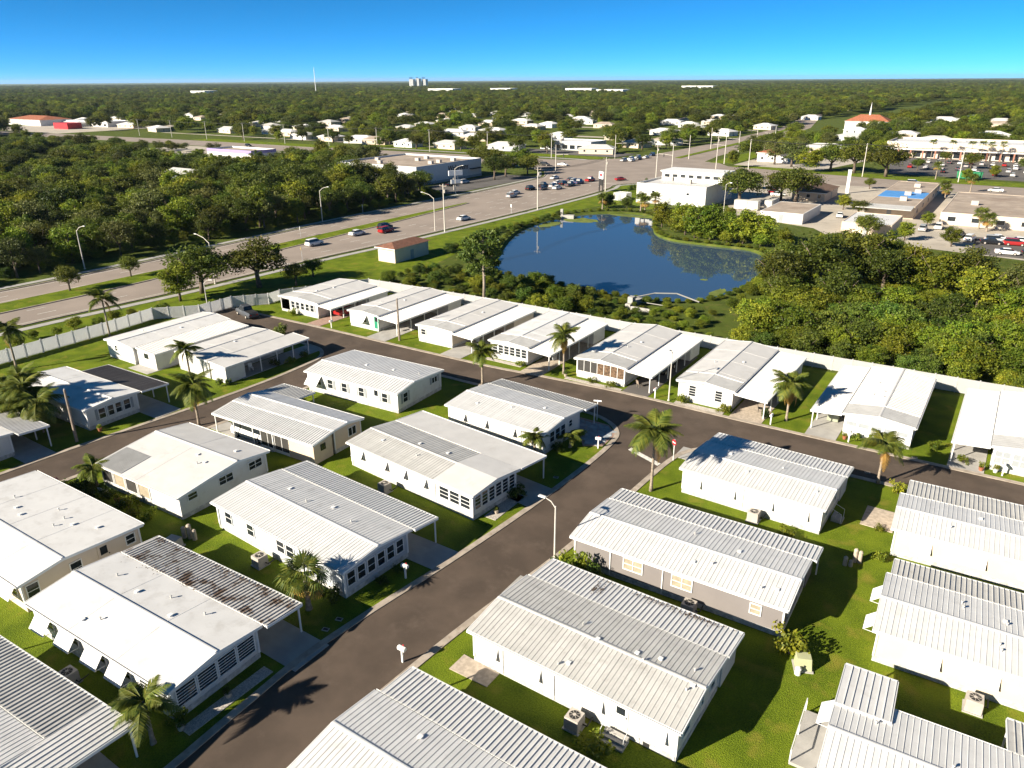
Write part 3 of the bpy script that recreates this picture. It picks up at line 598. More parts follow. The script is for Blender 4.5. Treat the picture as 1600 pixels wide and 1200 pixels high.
# east side of the main street
h = reg('V', House('white home with shuttered side wall beside the stop-line palm', -21.5, 59.6, -1.5, 13.0, main7(6.9, 2.6, 3.15), W_white))
h.carport(6.95, 2.62, 9.6, 2.4, .1, 13.1, h=.055, shed=(8, 12.8)); h.vents([(5.5, 2.4, 0), (8, 4.8, 1), (11.6, 2.3, 0), (3, 5, 0)])
for u in (1.3, 4.2, 7.6, 10.6): h.flap('v0', u, 1.6 if u < 2 else 2.2)
h.window('u1', 2.0, .6, .9, 1.5).window('u1', 5.0, .6, .9, 1.5).pipes('v0', [6.0]).steps('u1', 3.6)
h = reg('W', House('taupe grey home with white window frames and ribbed roof', -24.4, 44.3, 1.0, 16.8, main7(6.8), W_grey))
h.carport(6.85, 2.62, 9.25, 2.38, .1, 17.1, h=.055, shed=(11, 16.6)); h.vents([(9.5, 1.6, 0), (8.3, 5.2, 1), (10.8, 2.0, 1), (12, 4.6, 0), (14.6, 1.2, 1), (15.6, 1.6, 0)])
for u in (5.3, 9.2): h.window('v0', u, 1.5, .95, 1.65, 2, 2, pane=M_blind_refl)
h.window('v0', 14.6, .7, .75, 1.6, 2, pane=M_blind_refl).window('u1', 1.9, .7, 1.0, 1.5).window('u1', 4.6, .7, 1.0, 1.5, pane=M_blind_refl).pipes('v0', [3.4, 7.7])
k = MB(); ribbed_sheet(k, 0.1, 16.7, -.12, 2.5, .0, 2.62, .33, .04); k.build('eave_flashing', M_white, h.roof)
h = reg('X', House('white home with grey ribbed roof, debris-strewn carport roof and back steps', -24.6, 31.1, -.8, 14.9, main7(7.1, 2.6, 3.2), W_white, roofm=M_roofg))
h.carport(7.15, 2.6, 10.1, 2.35, .3, 15.0, M_roofm, h=.055, shed=(9, 14.7)); h.vents([(6.2, 4.4, 1), (7.7, 3.6, 0), (10.3, 3.9, 0), (10.9, 3.5, 1), (11.7, 4.3, 0), (13.8, 4.6, 1), (14.2, 3.3, 0), (14.0, 2.8, 1), (6.6, .6, 1), (7.1, 1.0, 0)])
h.flap('v0', 1.4, 1.7).flap('v0', 4.3, 2.5).flap('v0', 9.0, 1.9).flap('v0', 12.9, 2.2).door('v0', 11.1).steps('v0', 11.1, 1.5).pipes('v0', [2.6, 6.5, 14.5]).hatch('v0', 12.6, 13.0)
h.window('u1', 1.6, .9, 1.0, 1.6, 3).window('u1', 4.0, .4, .8, 1.6).window('u1', 5.7, .7, .9, 1.6)
for a in (0, 1): slab('path', [h.world(-.6, -1.3 + a * .01), h.world(2.4, -1.2), h.world(2.4, .2), h.world(-.6, .3)], M_stone, .05 + a * .0) if a == 0 else None
h = reg('Z1', House('cream home with stepped ribbed roof beside the stone patio', -3.5, 59.4, 2.5, 17, main7(6.4, 2.6, 3.15), W_cream))
h.carport(6.45, 2.62, 9.7, 2.4, .5, 17, M_roofg, h=.055); h.vents([(6, 4.8, 0), (4, 2, 1)])
for u in (2.3, 5.6, 10): h.flap('v0', u, 1.4 if u < 3 else 2.3)
h = reg('Z2', House('cream home with block skirting and two awnings on its end wall', -2.5, 45.7, 2.5, 17, main7(7.1, 2.6, 3.15), W_cream))
h.carport(7.15, 2.62, 9.6, 2.42, .3, 17, M_roofg, h=.06); h.vents([(4.8, 5.8, 1), (4.9, 5.2, 1), (7.3, 5, 0), (7.4, 4.6, 1), (7.0, 2.2, 1), (7.1, 1.7, 1)])
for u in (3.2, 6.4, 9.6): h.flap('v0', u, 1.8)
h.awning('u0', 5.6, 1.6, 2.2, 1.4, .9).awning('u0', 2.2, 1.6, 2.2, 1.4, .9)
h = reg('Z3', House('ribbed-roof home with raised translucent panel over its end deck', -2.9, 32.0, 2.5, 17, main7(7.0, 2.6, 3.15), W_white))
h.carport(5.6, 2.86, 9.4, 2.66, .0, 2.9, M_roofm, h=.05, pitch=.4); h.carport(7.05, 2.6, 9.9, 2.35, 8.5, 17, M_roofg, h=.06); h.vents([(6, 4, 1), (7.6, 4.3, 0), (2.2, 5.2, 1)])
h.awning('u0', 5.8, 1.8, 2.3, 1.5, 1.0)
# homes along the fence, fronts on the cross street
def front_roof(h, L, main, d=3.2):
    MB().prism([(v, z + .05) for v, z in main] + [(v, z + .005) for v, z in main[::-1]], L - d, L + .02).build('porch_roof', M_roofg, h.o)
    MB().prism([(v, z + .1) for v, z in main] + [(v, z + .05) for v, z in main[::-1]], L - d - .06, L - d + .06).build('roof_joint', M_white, h.o)
def back(k, label, ox, oyr, L, main, wall, cp, roof='sheet', roofm=None, cpm=None):
    h = reg(k, House(label, ox, oyr, -90, L, main, wall, roof, roofm=roofm))
    a, b, sh = cp
    za, zb = (2.42, 2.2) if a >= main[-1][0] - .01 else (2.2, 2.42)
    h.carport(a, za, b, zb, 0.2, L + .05, cpm or M_roofb, 'sheet', shed=sh); front_roof(h, L, main); return h
h = back('N', 'white home with red brick drive and shuttered front windows near the fence corner', -101, 93.6, 13.9, main7(9.4, 2.6, 3.15), W_white, (9.45, 12.5, (.5, 5)), 'smooth', M_roofb)
for i in range(5): h.window('u1', 3.2 + i * 1.15, .75, 1.1, 1.5, 2, shutter=i in (0, 4))
MB().box(13.0, 13.6, .4, 2.3, .3, 2.2).build('porch_screen', M_screen, h.o); h.vents([(6, 5, 0), (9, 4, 0)])
h = back('O', 'white home with green door and large propped front awning', -85.1, 96.6, 16.6, main7(6.5, 2.6, 3.05), W_white, (6.55, 10.4, (.5, 4)), 'smooth', M_roofb)
h.awning('u1', 2.6, 2.6, 2.2, 1.2, 1.0).door('u1', 5.9, mat('green_door', (.02, .22, .13), .5)).vents([(8, 4.4, 0), (11, 2, 1)])
h = back('P', 'plain white flat-fronted home with deep porch overhang', -71, 97, 17, main7(6.8, 2.6, 2.95), W_cream, (6.85, 10.4, (.5, 6)), 'smooth', M_roofb)
h.window('u1', 1.2, .8, .8, 1.6).vents([(7, 5, 0), (12, 4, 1)])
h = back('Q', 'home with full-width glazed porch between palm and driveway', -57.9, 96.8, 16.7, main7(6.6, 2.6, 3.0), W_white, (6.65, 10.0, (.5, 4)), 'smooth', M_roofw)
h.louvres('u1', .5, 6.2, 6, .9, 2.1, 3).vents([(6, 4.4, 0)])
h = back('R', 'home with open screened porch full of furniture and double-pitched roof', -44.3, 97.8, 17.6, main7(7.4, 2.6, 3.3), W_white, (7.45, 10.8, (.5, 4)), 'smooth', M_roofb)
for i in range(8): MB().box(17.31, 17.37, .35 + i * .95, .41 + i * .95, .9, 2.45).build('porch_post', M_white, h.o)
for i in range(7): MB().box(17.31, 17.34, .42 + i * .95, 1.29 + i * .95, .95, 2.4).build('porch_screen', M_screen if i < 3 else mat('painted_lit_porch', (.16, .1, .06), .7, .6, 4), h.o)  # warm brown panels carry the lit porch interior in their colour
h.vents([(8, 5, 0), (11, 4.4, 1)])
h = back('S', 'pale grey home with two louvred front windows and white stone bed', -30.3, 97.8, 17.6, main7(7.1, 2.6, 3.25), W_pale, (7.15, 10.8, (.5, 5)), 'smooth', M_roofb)
h.window('u1', 2.0, .8, 1.3, 1.5, 4).window('u1', 5.2, .8, 1.3, 1.5, 4).vents([(8, 5, 0), (10, 2, 1)])
def backw(k, label, ox, oyr, L, w0, w, wall, roofm):
    m = [(w0, 2.6), (w0 + w * .5, 3.02), (w0 + w, 2.6)]
    h = reg(k, House(label, ox, oyr, -90, L, m, wall, 'sheet', roofm=roofm)); h.carport(0, 2.2, w0 - .05, 2.46, .2, L + .05, M_roofb, 'sheet', shed=(.5, 3)); front_roof(h, L, m); return h
h = backw('T', 'white home with tan-covered cart in its carport and palm garden in front', -14.8, 97.5, 16.7, 3.2, 7.1, W_white, M_roofb)
for i in range(5): h.window('u1', 4.2 + i * 1.25, 1.0, .5, 1.5, 1, pane=M_shut)
h.vents([(6, 5, 1), (9, 6, 1), (10, 5, 0), (10.5, 6.2, 1)])
h = backw('U', 'white home with tall divided front windows and red potted plants', -1.1, 97.2, 16.7, 3.3, 7.2, W_white, M_roofw)
for i in range(4): h.window('u1', 4.4 + i * 1.5, 1.25, 1.3, 1.5, 2, 2, pane=M_shut)
# across the left street
h = reg('L', House('white end-on home with single end window beside the long fence', -103.4, 66.8, -90, 15.8, main7(6.9, 2.6, 3.15), W_white, 'smooth', roofm=M_roofw))
h.carport(6.95, 2.58, 11.4, 2.35, .2, 15.4, M_roofb, 'sheet', shed=(10.5, 15.2)); h.vents([(7, 5, 0), (11, 2, 1)]).window('u1', 2.3, .5, .8, 1.6)
MB().box(15.2, 15.26, 8.6, 9.5, 1.3, 2.0).build('window', M_glass, h.o)
h = reg('M', House('white home with dark planted carport on the bend of the street', -90.4, 66.0, -90, 12.6, main7(7.0, 2.6, 3.0), W_white, 'smooth', roofm=M_roofb))
h.carport(7.05, 2.58, 10.4, 2.35, -1.5, 12.5, M_roofb, 'plain', shed=(9.4, 12.3)); h.vents([(6, 4, 0)])
h = reg('J', House('white home with dark brown ribbed carport roof and four front windows', -96.6, 35.7, 1.8, 15.6, main7(6.6, 2.6, 3.1), W_white, 'smooth', roofm=M_roofw))
h.carport(6.65, 2.6, 10.1, 2.38, 3.5, 15.9, M_roofd, h=.06, shed=(3.8, 7)); h.vents([(9, 5, 0)])
for i in range(4): h.window('u1', 2.0 + i * 1.0, .75, 1.15, 1.5, 2, shutter=i in (0, 3))
h = reg('K', House('home with tan carport roof behind the areca palms', -96.5, 22.3, 1.5, 15.0, main7(6.5, 2.6, 3.05), W_white, 'smooth', roofm=M_roofw))
h.carport(6.55, 2.6, 9.6, 2.38, 1, 15.9, M_roofb, 'sheet'); h.window('u1', 2.5, .9, 1.1).window('u1', 4.5, .9, 1.1)

# ------------------------------------------------------------------ white vinyl fence
fence_line = [(-112.3, -10), (-112.6, 40), (-113.2, 56), (-114.4, 65), (-109.4, 70.2), (-109.4, 76.5), (-105.6, 81.2), (-105.9, 84), (-98.2, 98.3), (-88, 98.8), (-70, 99.6), (-45, 100), (-24, 100.6), (0, 101.2), (22, 102.5)]
fo = thing('vinyl_fence', 'long white vinyl privacy fence round the home park', 'fence')
post_me = MB().box(-.07, .07, -.07, .07, 0, 1.98).hexa([(-.09, -.09, 1.98), (.09, -.09, 1.98), (.09, .09, 1.98), (-.09, .09, 1.98), (-.02, -.02, 2.07), (.02, -.02, 2.07), (.02, .02, 2.07), (-.02, .02, 2.07)]).mesh('fence_post', M_vinyl)
pm = MB().box(0, 1, -.011, .011, .06, 1.82).box(0, 1, -.035, .035, 1.82, 1.92).box(0, 1, -.035, .035, .06, .16)
for i in range(1, 12): pm.box(i / 12 - .004, i / 12 + .004, -.026, .026, .16, 1.82)
panel_me = pm.mesh('fence_panel', M_vinyl)
for (a, b) in zip(fence_line, fence_line[1:]):
    d = Vector((b[0] - a[0], b[1] - a[1])); n = max(1, round(d.length / 2.4)); ang = math.atan2(d.y, d.x)
    for i in range(n):
        p = Vector(a) + d * (i / n); add('fence_post', post_me, fo, (p.x, p.y, 0), ang)
        add('fence_panel', panel_me, fo, (p.x, p.y, 0), ang, (d.length / n, 1, 1 + rnd.uniform(-.012, .012)))
add('fence_post', post_me, fo, (*fence_line[-1], 0))

# ------------------------------------------------------------------ plants
def leaf_cloud(name, centers, radii, tones, per, size, m, seed, squash=.8, out=.55, aspect=.7):
    """many small leaf faces spread over clumps"""
    g = np.random.default_rng(seed); C = np.repeat(np.array(centers), per, 0); Rr = np.repeat(np.array(radii), per); N = len(C)
    d = g.normal(size=(N, 3)); d /= np.linalg.norm(d, axis=1)[:, None]
    rad = Rr * (g.uniform(.2, 1.12, N) ** .65 + (g.random(N) < .16) * g.uniform(0, .5, N))
    p = C + d * rad[:, None] * np.array([1, 1, squash])
    nn = d * out + g.normal(size=(N, 3)) * .5 + np.array([0, 0, .25]); nn /= np.linalg.norm(nn, axis=1)[:, None]
    a = np.cross(nn, g.normal(size=(N, 3))); a /= np.linalg.norm(a, axis=1)[:, None]; b = np.cross(nn, a)
    s = size * g.uniform(.6, 1.3, N)[:, None] / 2
    v = np.stack([p - a * s - b * s * aspect * .4, p + a * s * .2 - b * s * aspect, p + a * s + b * s * aspect * .4, p - a * s * .2 + b * s * aspect], 1).reshape(-1, 3)
    me = bpy.data.meshes.new(name); me.vertices.add(4 * N); me.vertices.foreach_set('co', v.ravel().astype(np.float32))
    me.loops.add(4 * N); me.loops.foreach_set('vertex_index', np.arange(4 * N, dtype=np.int32))
    me.polygons.add(N); me.polygons.foreach_set('loop_start', np.arange(0, 4 * N, 4, dtype=np.int32))
    at = me.attributes.new('tone', 'FLOAT', 'FACE')
    at.data.foreach_set('value', np.clip(np.repeat(np.array(tones), per) + g.normal(size=N) * .22, 0, 1).astype(np.float32))
    me.materials.append(m); me.update(calc_edges=True); return me
def crown_mesh(seed, rx, z0, z1, lobes, per, size, m, name='crown', flat=.55, low=-.6):
    r = random.Random(seed); C, Rr, T = [], [], []; zc = (z0 + z1) / 2; hz = (z1 - z0) / 2
    lop = [r.uniform(.8, 1.15) for _ in range(6)]
    for i in range(lobes):
        th = r.uniform(0, 2 * math.pi); k = r.random() ** .45; ph = math.asin(max(-1, min(1, r.uniform(low, 1))))
        lf = lop[int(th / (2 * math.pi) * 6) % 6]
        x, y, z = rx * .78 * k * math.cos(ph) * math.cos(th) * lf, rx * .78 * k * math.cos(ph) * math.sin(th) * lf, zc + hz * .8 * k * math.sin(ph)
        C.append((x, y, z)); Rr.append(rx * r.choice((.14, .18, .24, .3, .4))); T.append(r.uniform(.1, .9))
    return leaf_cloud(name, C, Rr, T, per, size, m, seed, flat)
def trunk_mesh(seed, h, r0, rx, m=None, limbs=6):
    r = random.Random(seed); s = MB(); lean = Vector((r.uniform(-.06, .06), r.uniform(-.06, .06), 1))
    hb = h * .3
    s.tube([(0, 0, -.1), tuple(lean * hb * .5), tuple(lean * hb), tuple(lean * h * .75)], [r0 * 1.25, r0, r0 * .85, r0 * .25], 7)
    for i in range(limbs):
        th = 2 * math.pi * i / limbs + r.uniform(-.4, .4); a = lean * hb * r.uniform(.8, 1.5); ln = rx * r.uniform(.55, .8)
        mid = a + Vector((math.cos(th) * ln * .5, math.sin(th) * ln * .5, h * .18)); e = a + Vector((math.cos(th) * ln, math.sin(th) * ln, h * r.uniform(.3, .45)))
        s.tube([tuple(a), tuple(mid), tuple(e)], [r0 * .5, r0 * .34, r0 * .1], 5)
    return s.mesh('trunk', m or M_bark, True)
KINDS = {}
def kind(k, h, rx, z0, lobes, per, size, m, n=3, r0=.28, flat=.6, low=-.6):
    KINDS[k] = (h, [(trunk_mesh(sum(map(ord, k)) + i, h, r0, rx), crown_mesh(100 + sum(map(ord, k)) + 17 * i, rx, z0, h, lobes, per, size, m, flat=flat, low=low)) for i in range(n)])
kind('oak', 10, 5.2, 1.9, 78, 95, .37, L_oak, 4, .34)
kind('lime', 10, 4.2, 1.2, 78, 90, .37, L_lime, 3, .25, low=-.95)
kind('dull', 10, 4.8, 1.6, 60, 80, .37, L_dull, 2, .28, low=-.8)
kind('cone', 10, 3.4, .1, 80, 66, .42, L_lime, 2, .2, .8, low=-1)
kind('thick', 6, 3.6, .1, 80, 95, .28, L_lime, 3, .12, low=-1)
kind('thickd', 6, 3.4, .1, 80, 90, .28, L_bush, 2, .12, low=-1)
def tree(k, x, y, h, label, cat='tree', group=None, name='tree', wide=1.0):
    base, var = KINDS[k]; t, c = var[rnd.randrange(len(var))]; s = h / base
    o = thing(name, label, cat, (x, y, 0), rnd.uniform(0, 6.28), group, (s * wide, s * wide, s))
    add('trunk', t, o); add('crown', c, o); return o
def bush_mesh(seed, m, rx=1.0, h=1.0, lobes=14, per=45, size=.16):
    r = random.Random(seed); C = [(r.uniform(-.6, .6) * rx, r.uniform(-.6, .6) * rx, h * r.uniform(.25, .72)) for _ in range(lobes)]
    return leaf_cloud('foliage', C, [r.uniform(.25, .42) * min(rx, h) for _ in C], [r.random() for _ in C], per, size, m, seed, .9)
BUSH = [bush_mesh(5 + i, L_bush) for i in range(3)]; BUSHL = [bush_mesh(15 + i, L_lime) for i in range(2)]; BUSHP = [bush_mesh(25, L_pink)]
BSTEM = MB().tube([(0, 0, -.05), (.03, 0, .3), (0, .02, .6)], [.05, .04, .02], 5).tube([(0, 0, 0), (.25, .1, .5)], .02, 4).tube([(0, 0, 0), (-.2, .2, .5)], .02, 4).mesh('stem', M_bark)
def bush(x, y, r, h, label, pool=None, group=None, name='shrub'):
    o = thing(name, label, 'shrub', (x, y, 0), rnd.uniform(0, 6.28), group, (r, r, h))
    add('foliage', rnd.choice(pool or BUSH), o); add('stem', BSTEM, o); return o
# palms
def frond_mesh(seed, ln=2.6, droop=1.5, m=None, n=38):
    r = random.Random(seed); s = MB(); tone = []
    def pt(t): return Vector((ln * (t - .12 * t * t), 0, ln * (.42 * t - droop * .55 * t * t)))
    pts = [pt(i / 8) for i in range(9)]
    s.tube(pts, [.035 - .003 * i for i in range(9)], 4, False); tone += [.9] * len(s.f)
    for i in range(n):
        t = .12 + .88 * i / n; p = pt(t); d = (pt(min(1, t + .02)) - pt(t - .02)).normalized()
        l_ = .85 * math.sin(math.pi * min(1, .2 + .8 * t)) * (ln / 2.6) + .12
        for sg in (-1, 1):
            e = p + d * l_ * .45 + Vector((0, sg * l_ * .8, -l_ * r.uniform(.25, .6))); w = d * .036
            mid = (p + e) / 2 + Vector((0, 0, .06)); o = len(s.v)
            s.v += [tuple(p - w), tuple(p + w), tuple(mid + w), tuple(e), tuple(mid - w)]; s.f.append((o, o + 1, o + 2, o + 3, o + 4)); tone.append(r.uniform(0, 1))
    me = s.mesh('frond', m or L_palm); me.attributes.new('tone', 'FLOAT', 'FACE').data.foreach_set('value', tone); return me
def fan_mesh(seed, m=None):
    r = random.Random(seed); s = MB(); tone = []
    s.tube([(0, 0, 0), (.5, 0, .12), (1.0, 0, .1)], [.03, .02, .015], 4, False); tone += [.6] * len(s.f); c = Vector((1.0, 0, .1))
    for i in range(18):
        a = R(-125 + 250 * i / 17); l_ = .85 * r.uniform(.85, 1.1); d = Vector((math.cos(a), math.sin(a), 0)); q = Vector((-d.y, d.x, 0)) * .05
        m1 = c + d * l_ * .6 + Vector((0, 0, .02)); e = c + d * l_ + Vector((0, 0, -.35)); o = len(s.v)
        s.v += [tuple(c), tuple(m1 + q), tuple(e), tuple(m1 - q)]; s.f.append((o, o + 1, o + 2, o + 3)); tone.append(r.random())
    me = s.mesh('frond', m or L_palm); me.attributes.new('tone', 'FLOAT', 'FACE').data.foreach_set('value', tone); return me
FR = [frond_mesh(1), frond_mesh(2, 2.7, 1.25), frond_mesh(3, 2.4, 1.9)]; FRD = [frond_mesh(4, 2.3, 2.4, L_dry)]; FAN = [fan_mesh(1), fan_mesh(2)]; FAND = [fan_mesh(3, L_dry)]
PALM_T = {}
def palm(x, y, h, label, fr=FR, n=17, sc=1.0, dry=2, r0=.14, lean=0.0, cat='palm tree', group=None, rot=0):
    o = thing('palm_tree', label, cat, (x, y, 0), rot, group); key = (round(h, 1), r0, lean)
    if key not in PALM_T:
        s = MB(); k = 9; s.tube([(lean * (i / k) ** 2, 0, h * i / k - .05 * (i == 0)) for i in range(k + 1)], [r0 * (1.5 if i == 0 else 1.12 if i == 1 else 1 - .03 * i) for i in range(k + 1)], 9)
        for i in range(int(h / .3)): z = .3 * i + .1; s.tube([(lean * (z / h) ** 2, 0, z), (lean * (z / h) ** 2, 0, z + .05)], r0 * 1.04, 9, False)
        s.tube([(lean, 0, h - .05), (lean, 0, h + .35), (lean, 0, h + .7)], [r0 * .9, r0 * .8, r0 * .25], 7)
        PALM_T[key] = s.mesh('trunk', M_palmbark, True)
    add('trunk', PALM_T[key], o)
    for i in range(n):
        f = add('frond', rnd.choice(fr), o, (lean, 0, h + .3 + .25 * (i % 3) / 3)); f.rotation_euler = (0, R(rnd.uniform(-50, 25) if i % 3 else rnd.uniform(-72, -35)), 2.4 * i + rnd.uniform(-.25, .25)); k = sc * rnd.uniform(.85, 1.1); f.scale = (k, k, k)
    for i in range(dry):
        f = add('dry_frond', (FAND if fr is FAN else FRD)[0], o, (lean, 0, h + .15)); f.rotation_euler = (0, R(rnd.uniform(25, 50)), rnd.uniform(0, 6.28)); f.scale = (sc * .8,) * 3
    return o
for a in ((-23.7, 58.5, 5.6, 'tall palm with hanging fronds beside the street stop line', 22, 1.15, 1), (-6.2, 71.7, 3.5, 'short thick-trunked palm at the kerb in front of the cart carport', 15, .95, 1), (-17.4, 81.4, 4.0, 'palm with orange hanging fronds on the lawn left of the cart carport', 17, 1.0, 5),
          (-45.9, 80.3, 4.9, 'palm with dry yellow skirt before the screened porch home', 16, .95, 4), (-52.8, 71.6, 3.9, 'palm standing at the cross-street kerb opposite the glazed porch', 16, .95, 1), (-111.7, 56.1, 5.5, 'tall palm against the long fence behind the end-on home', 18, 1.15, 1),
          (-108.5, 41.3, 5.2, 'palm on the open lawn by the far end of the fence', 17, 1.05, 1), (-85.8, 52.2, 3.6, 'slender palm with sparse hanging fronds by the white shed', 12, .95, 1), (-72.3, 44.0, 4.4, 'full palm with orange dead frond at the kerb of the back street', 18, 1.1, 3),
          (-36.0, 15.5, 2.5, 'small feather palm beside the louvred front of the awning home', 14, .85, 0), (-34.6, 62.2, 1.0, 'small palm in the planted bed of the corner home', 12, .6, 0), (-36.6, 58.4, 1.7, 'leafy palm against the corner home wall', 13, .7, 0), (-68.6, 30.2, 1.6, 'young palm by the plant-filled side porch', 13, .75, 0)):
    palm(a[0], a[1], a[2], a[3], n=a[4], sc=a[5], dry=a[6], rot=rnd.uniform(0, 6))
palm(-37.6, 28.9, 2.3, 'stout fan palm at the corner of the blue grey home', FAN, 26, 1.15, 4, .2)
for x, y, h in ((-93, 206, 3.4), (-91, 204.5, 2.8), (-88.6, 206, 3.8), (-8.5, 226, 3.4), (-6.5, 223, 2.6), (3, 226, 3.2), (6, 224, 2.8), (-16, 300, 4), (-22.5, 286, 3.0), (-21.5, 280, 2.6), (-104.5, 204, 2.6), (-30, 333, 4.5)):
    palm(x, y, h, 'bushy cabbage palm growing beyond the park fence', FAN, 26, 1.3, 6, .2, group='cabbage palms beyond the fence')
for i, x in enumerate((-41, -33, -25, -21, -17.5, -13, -4, 3, 8)):
    palm(x, 414 + (i % 2), 7.2, 'tall thin palm in front of the shopping plaza', FAN, 16, 1.25, 0, .14, group='plaza palms')
for i, (x, y) in enumerate(((-91.0, 33.2), (-89.5, 32.6), (-88.2, 33.6), (-86.6, 32.8), (-85.2, 33.4), (-90.2, 34.4))):
    palm(x, y, 2.6 + .7 * (i % 3), 'clumping areca palm massed beside the white home with brown carport', n=18, sc=1.15, dry=1, r0=.07, lean=.3 * (-1) ** i, group='areca palm clump')
# shrubs by the homes
S_ = [(-36.3, 17.3, .75, 1.0, 'round yellow-green shrub at the corner of the louvred porch', 1), (-36.9, 30.4, .9, 1.3, 'dense shrub under the end windows of the blue grey home', 0), (-33.7, 50.6, 1.2, 1.2, 'dark shrub at the driveway edge of the cream louvred home', 0), (-35.2, 60.6, .9, 1.1, 'dark shrub below the corner home windows', 0), (-34.9, 65.0, .8, .9, 'spiky shrub on the crazy paving', 1),
      (-23.2, 43.2, 1.3, 2.4, 'tall variegated pale shrub at the taupe home corner', 1), (-24.4, 42.9, 1.0, 1.6, 'leafy shrub next to the lamp post kerb', 0), (-21.9, 43.2, 1.1, 1.5, 'rounded green shrub under the taupe home eave', 0), (-7.0, 43.6, 1.5, 1.9, 'sprawling bush with long leaves at the taupe home back corner', 1), (-4.3, 70.6, .9, 1.4, 'bright shrub beside the stepped-roof cream home', 1), (-3.9, 58.4, .7, .8, 'low shrub in a ring bed at the cream home corner', 1), (-11.0, 57.8, 1.0, .9, 'spreading shrub behind the taupe carport', 1),
      (-96.8, 78.9, 1.0, 1.3, 'rounded shrub in front of the shuttered windows', 1), (-90.6, 71.0, 1.3, 1.8, 'round topiary shrub on the cul-de-sac island', 0), (-41.4, 79.5, .8, .8, 'clipped low shrub below the screened porch', 1), (-38.7, 79.5, .8, .8, 'clipped shrub next to the porch steps', 1), (-29.3, 79.8, 1.1, 1.2, 'rounded shrub beside the pale grey home window', 1), (-24.1, 79.8, 1.0, 1.0, 'shrub at the pale grey home drive', 1), (-52.2, 79.7, .8, .8, 'clipped shrub below the glazed porch', 1),
      (-9.8, 80.2, .6, 1.0, 'yellow croton shrub by the cart carport', 1), (-8.1, 80.1, .9, 1.3, 'bushy plant in the palm garden', 1), (-6.3, 80.0, .9, 1.2, 'leafy plant at the white home end', 1), (-80.5, 52.8, .7, 1.1, 'reddish round shrub beside the white shed', 0), (-79.8, 53.6, .5, .9, 'small upright shrub near the white shed', 0), (-80.3, 61.5, .9, 1.1, 'dark shrub inside the planted carport edge', 0), (-79.5, 63.4, .9, .9, 'low shrub along the planted carport', 1), (-79.6, 66.2, .8, 1.0, 'round ball shrub on the pale corner bed', 0),
      (-68.8, 29.2, 1.2, 1.5, 'leafy garden bush at the porch corner', 0), (-69.8, 28.4, 1.1, 1.2, 'bush next to the magenta flowers', 0), (-62.2, 29.6, 1.2, 1.3, 'spiky shrub by the side porch wall', 1), (-65.2, 29.4, 1.0, 1.2, 'dark shrub between porch posts', 0), (-35.2, 34.0, .7, .6, 'low dark hedge plant under the bay window', 0), (-35.0, 36.0, .7, .6, 'low hedge plant by the blue grey home driveway', 0), (-19.6, 81.0, .6, 1.2, 'clipped square shrub at the stone drive', 0), (-14.2, 29.4, 1.3, 1.0, 'ferny plant beside the back steps', 1), (-71.2, 27.4, .8, 1.3, 'magenta bougainvillea by the back street', 2), (-4.6, 63.0, .6, .6, 'small shrub on the stone patio edge', 1), (0.2, 80.6, .6, 1.0, 'potted green plant near divided windows', 1), (-2.6, 82.5, .8, 1.1, 'low leafy plant along the side lawn', 1)]
for x, y, h in ((-66.5, 28.2, 1.4), (-64.4, 27.8, 1.1), (-70.6, 26.6, 1.6), (-60.4, 28.9, 1.0), (-67.4, 27.2, 1.2), (-71.6, 31.6, 1.3), (-59, 29.6, .9), (-70.4, 33.5, 1.2)): bush(x, y, 1.0, h, 'garden bush in the planting between the peach-walled home and the side porch', BUSH if h > 1.15 else BUSHL, 'garden bushes by the side porch')
for x, y, r, h, lb, p in S_: bush(x, y, r, h, lb, (BUSH, BUSHL, BUSHP)[p])
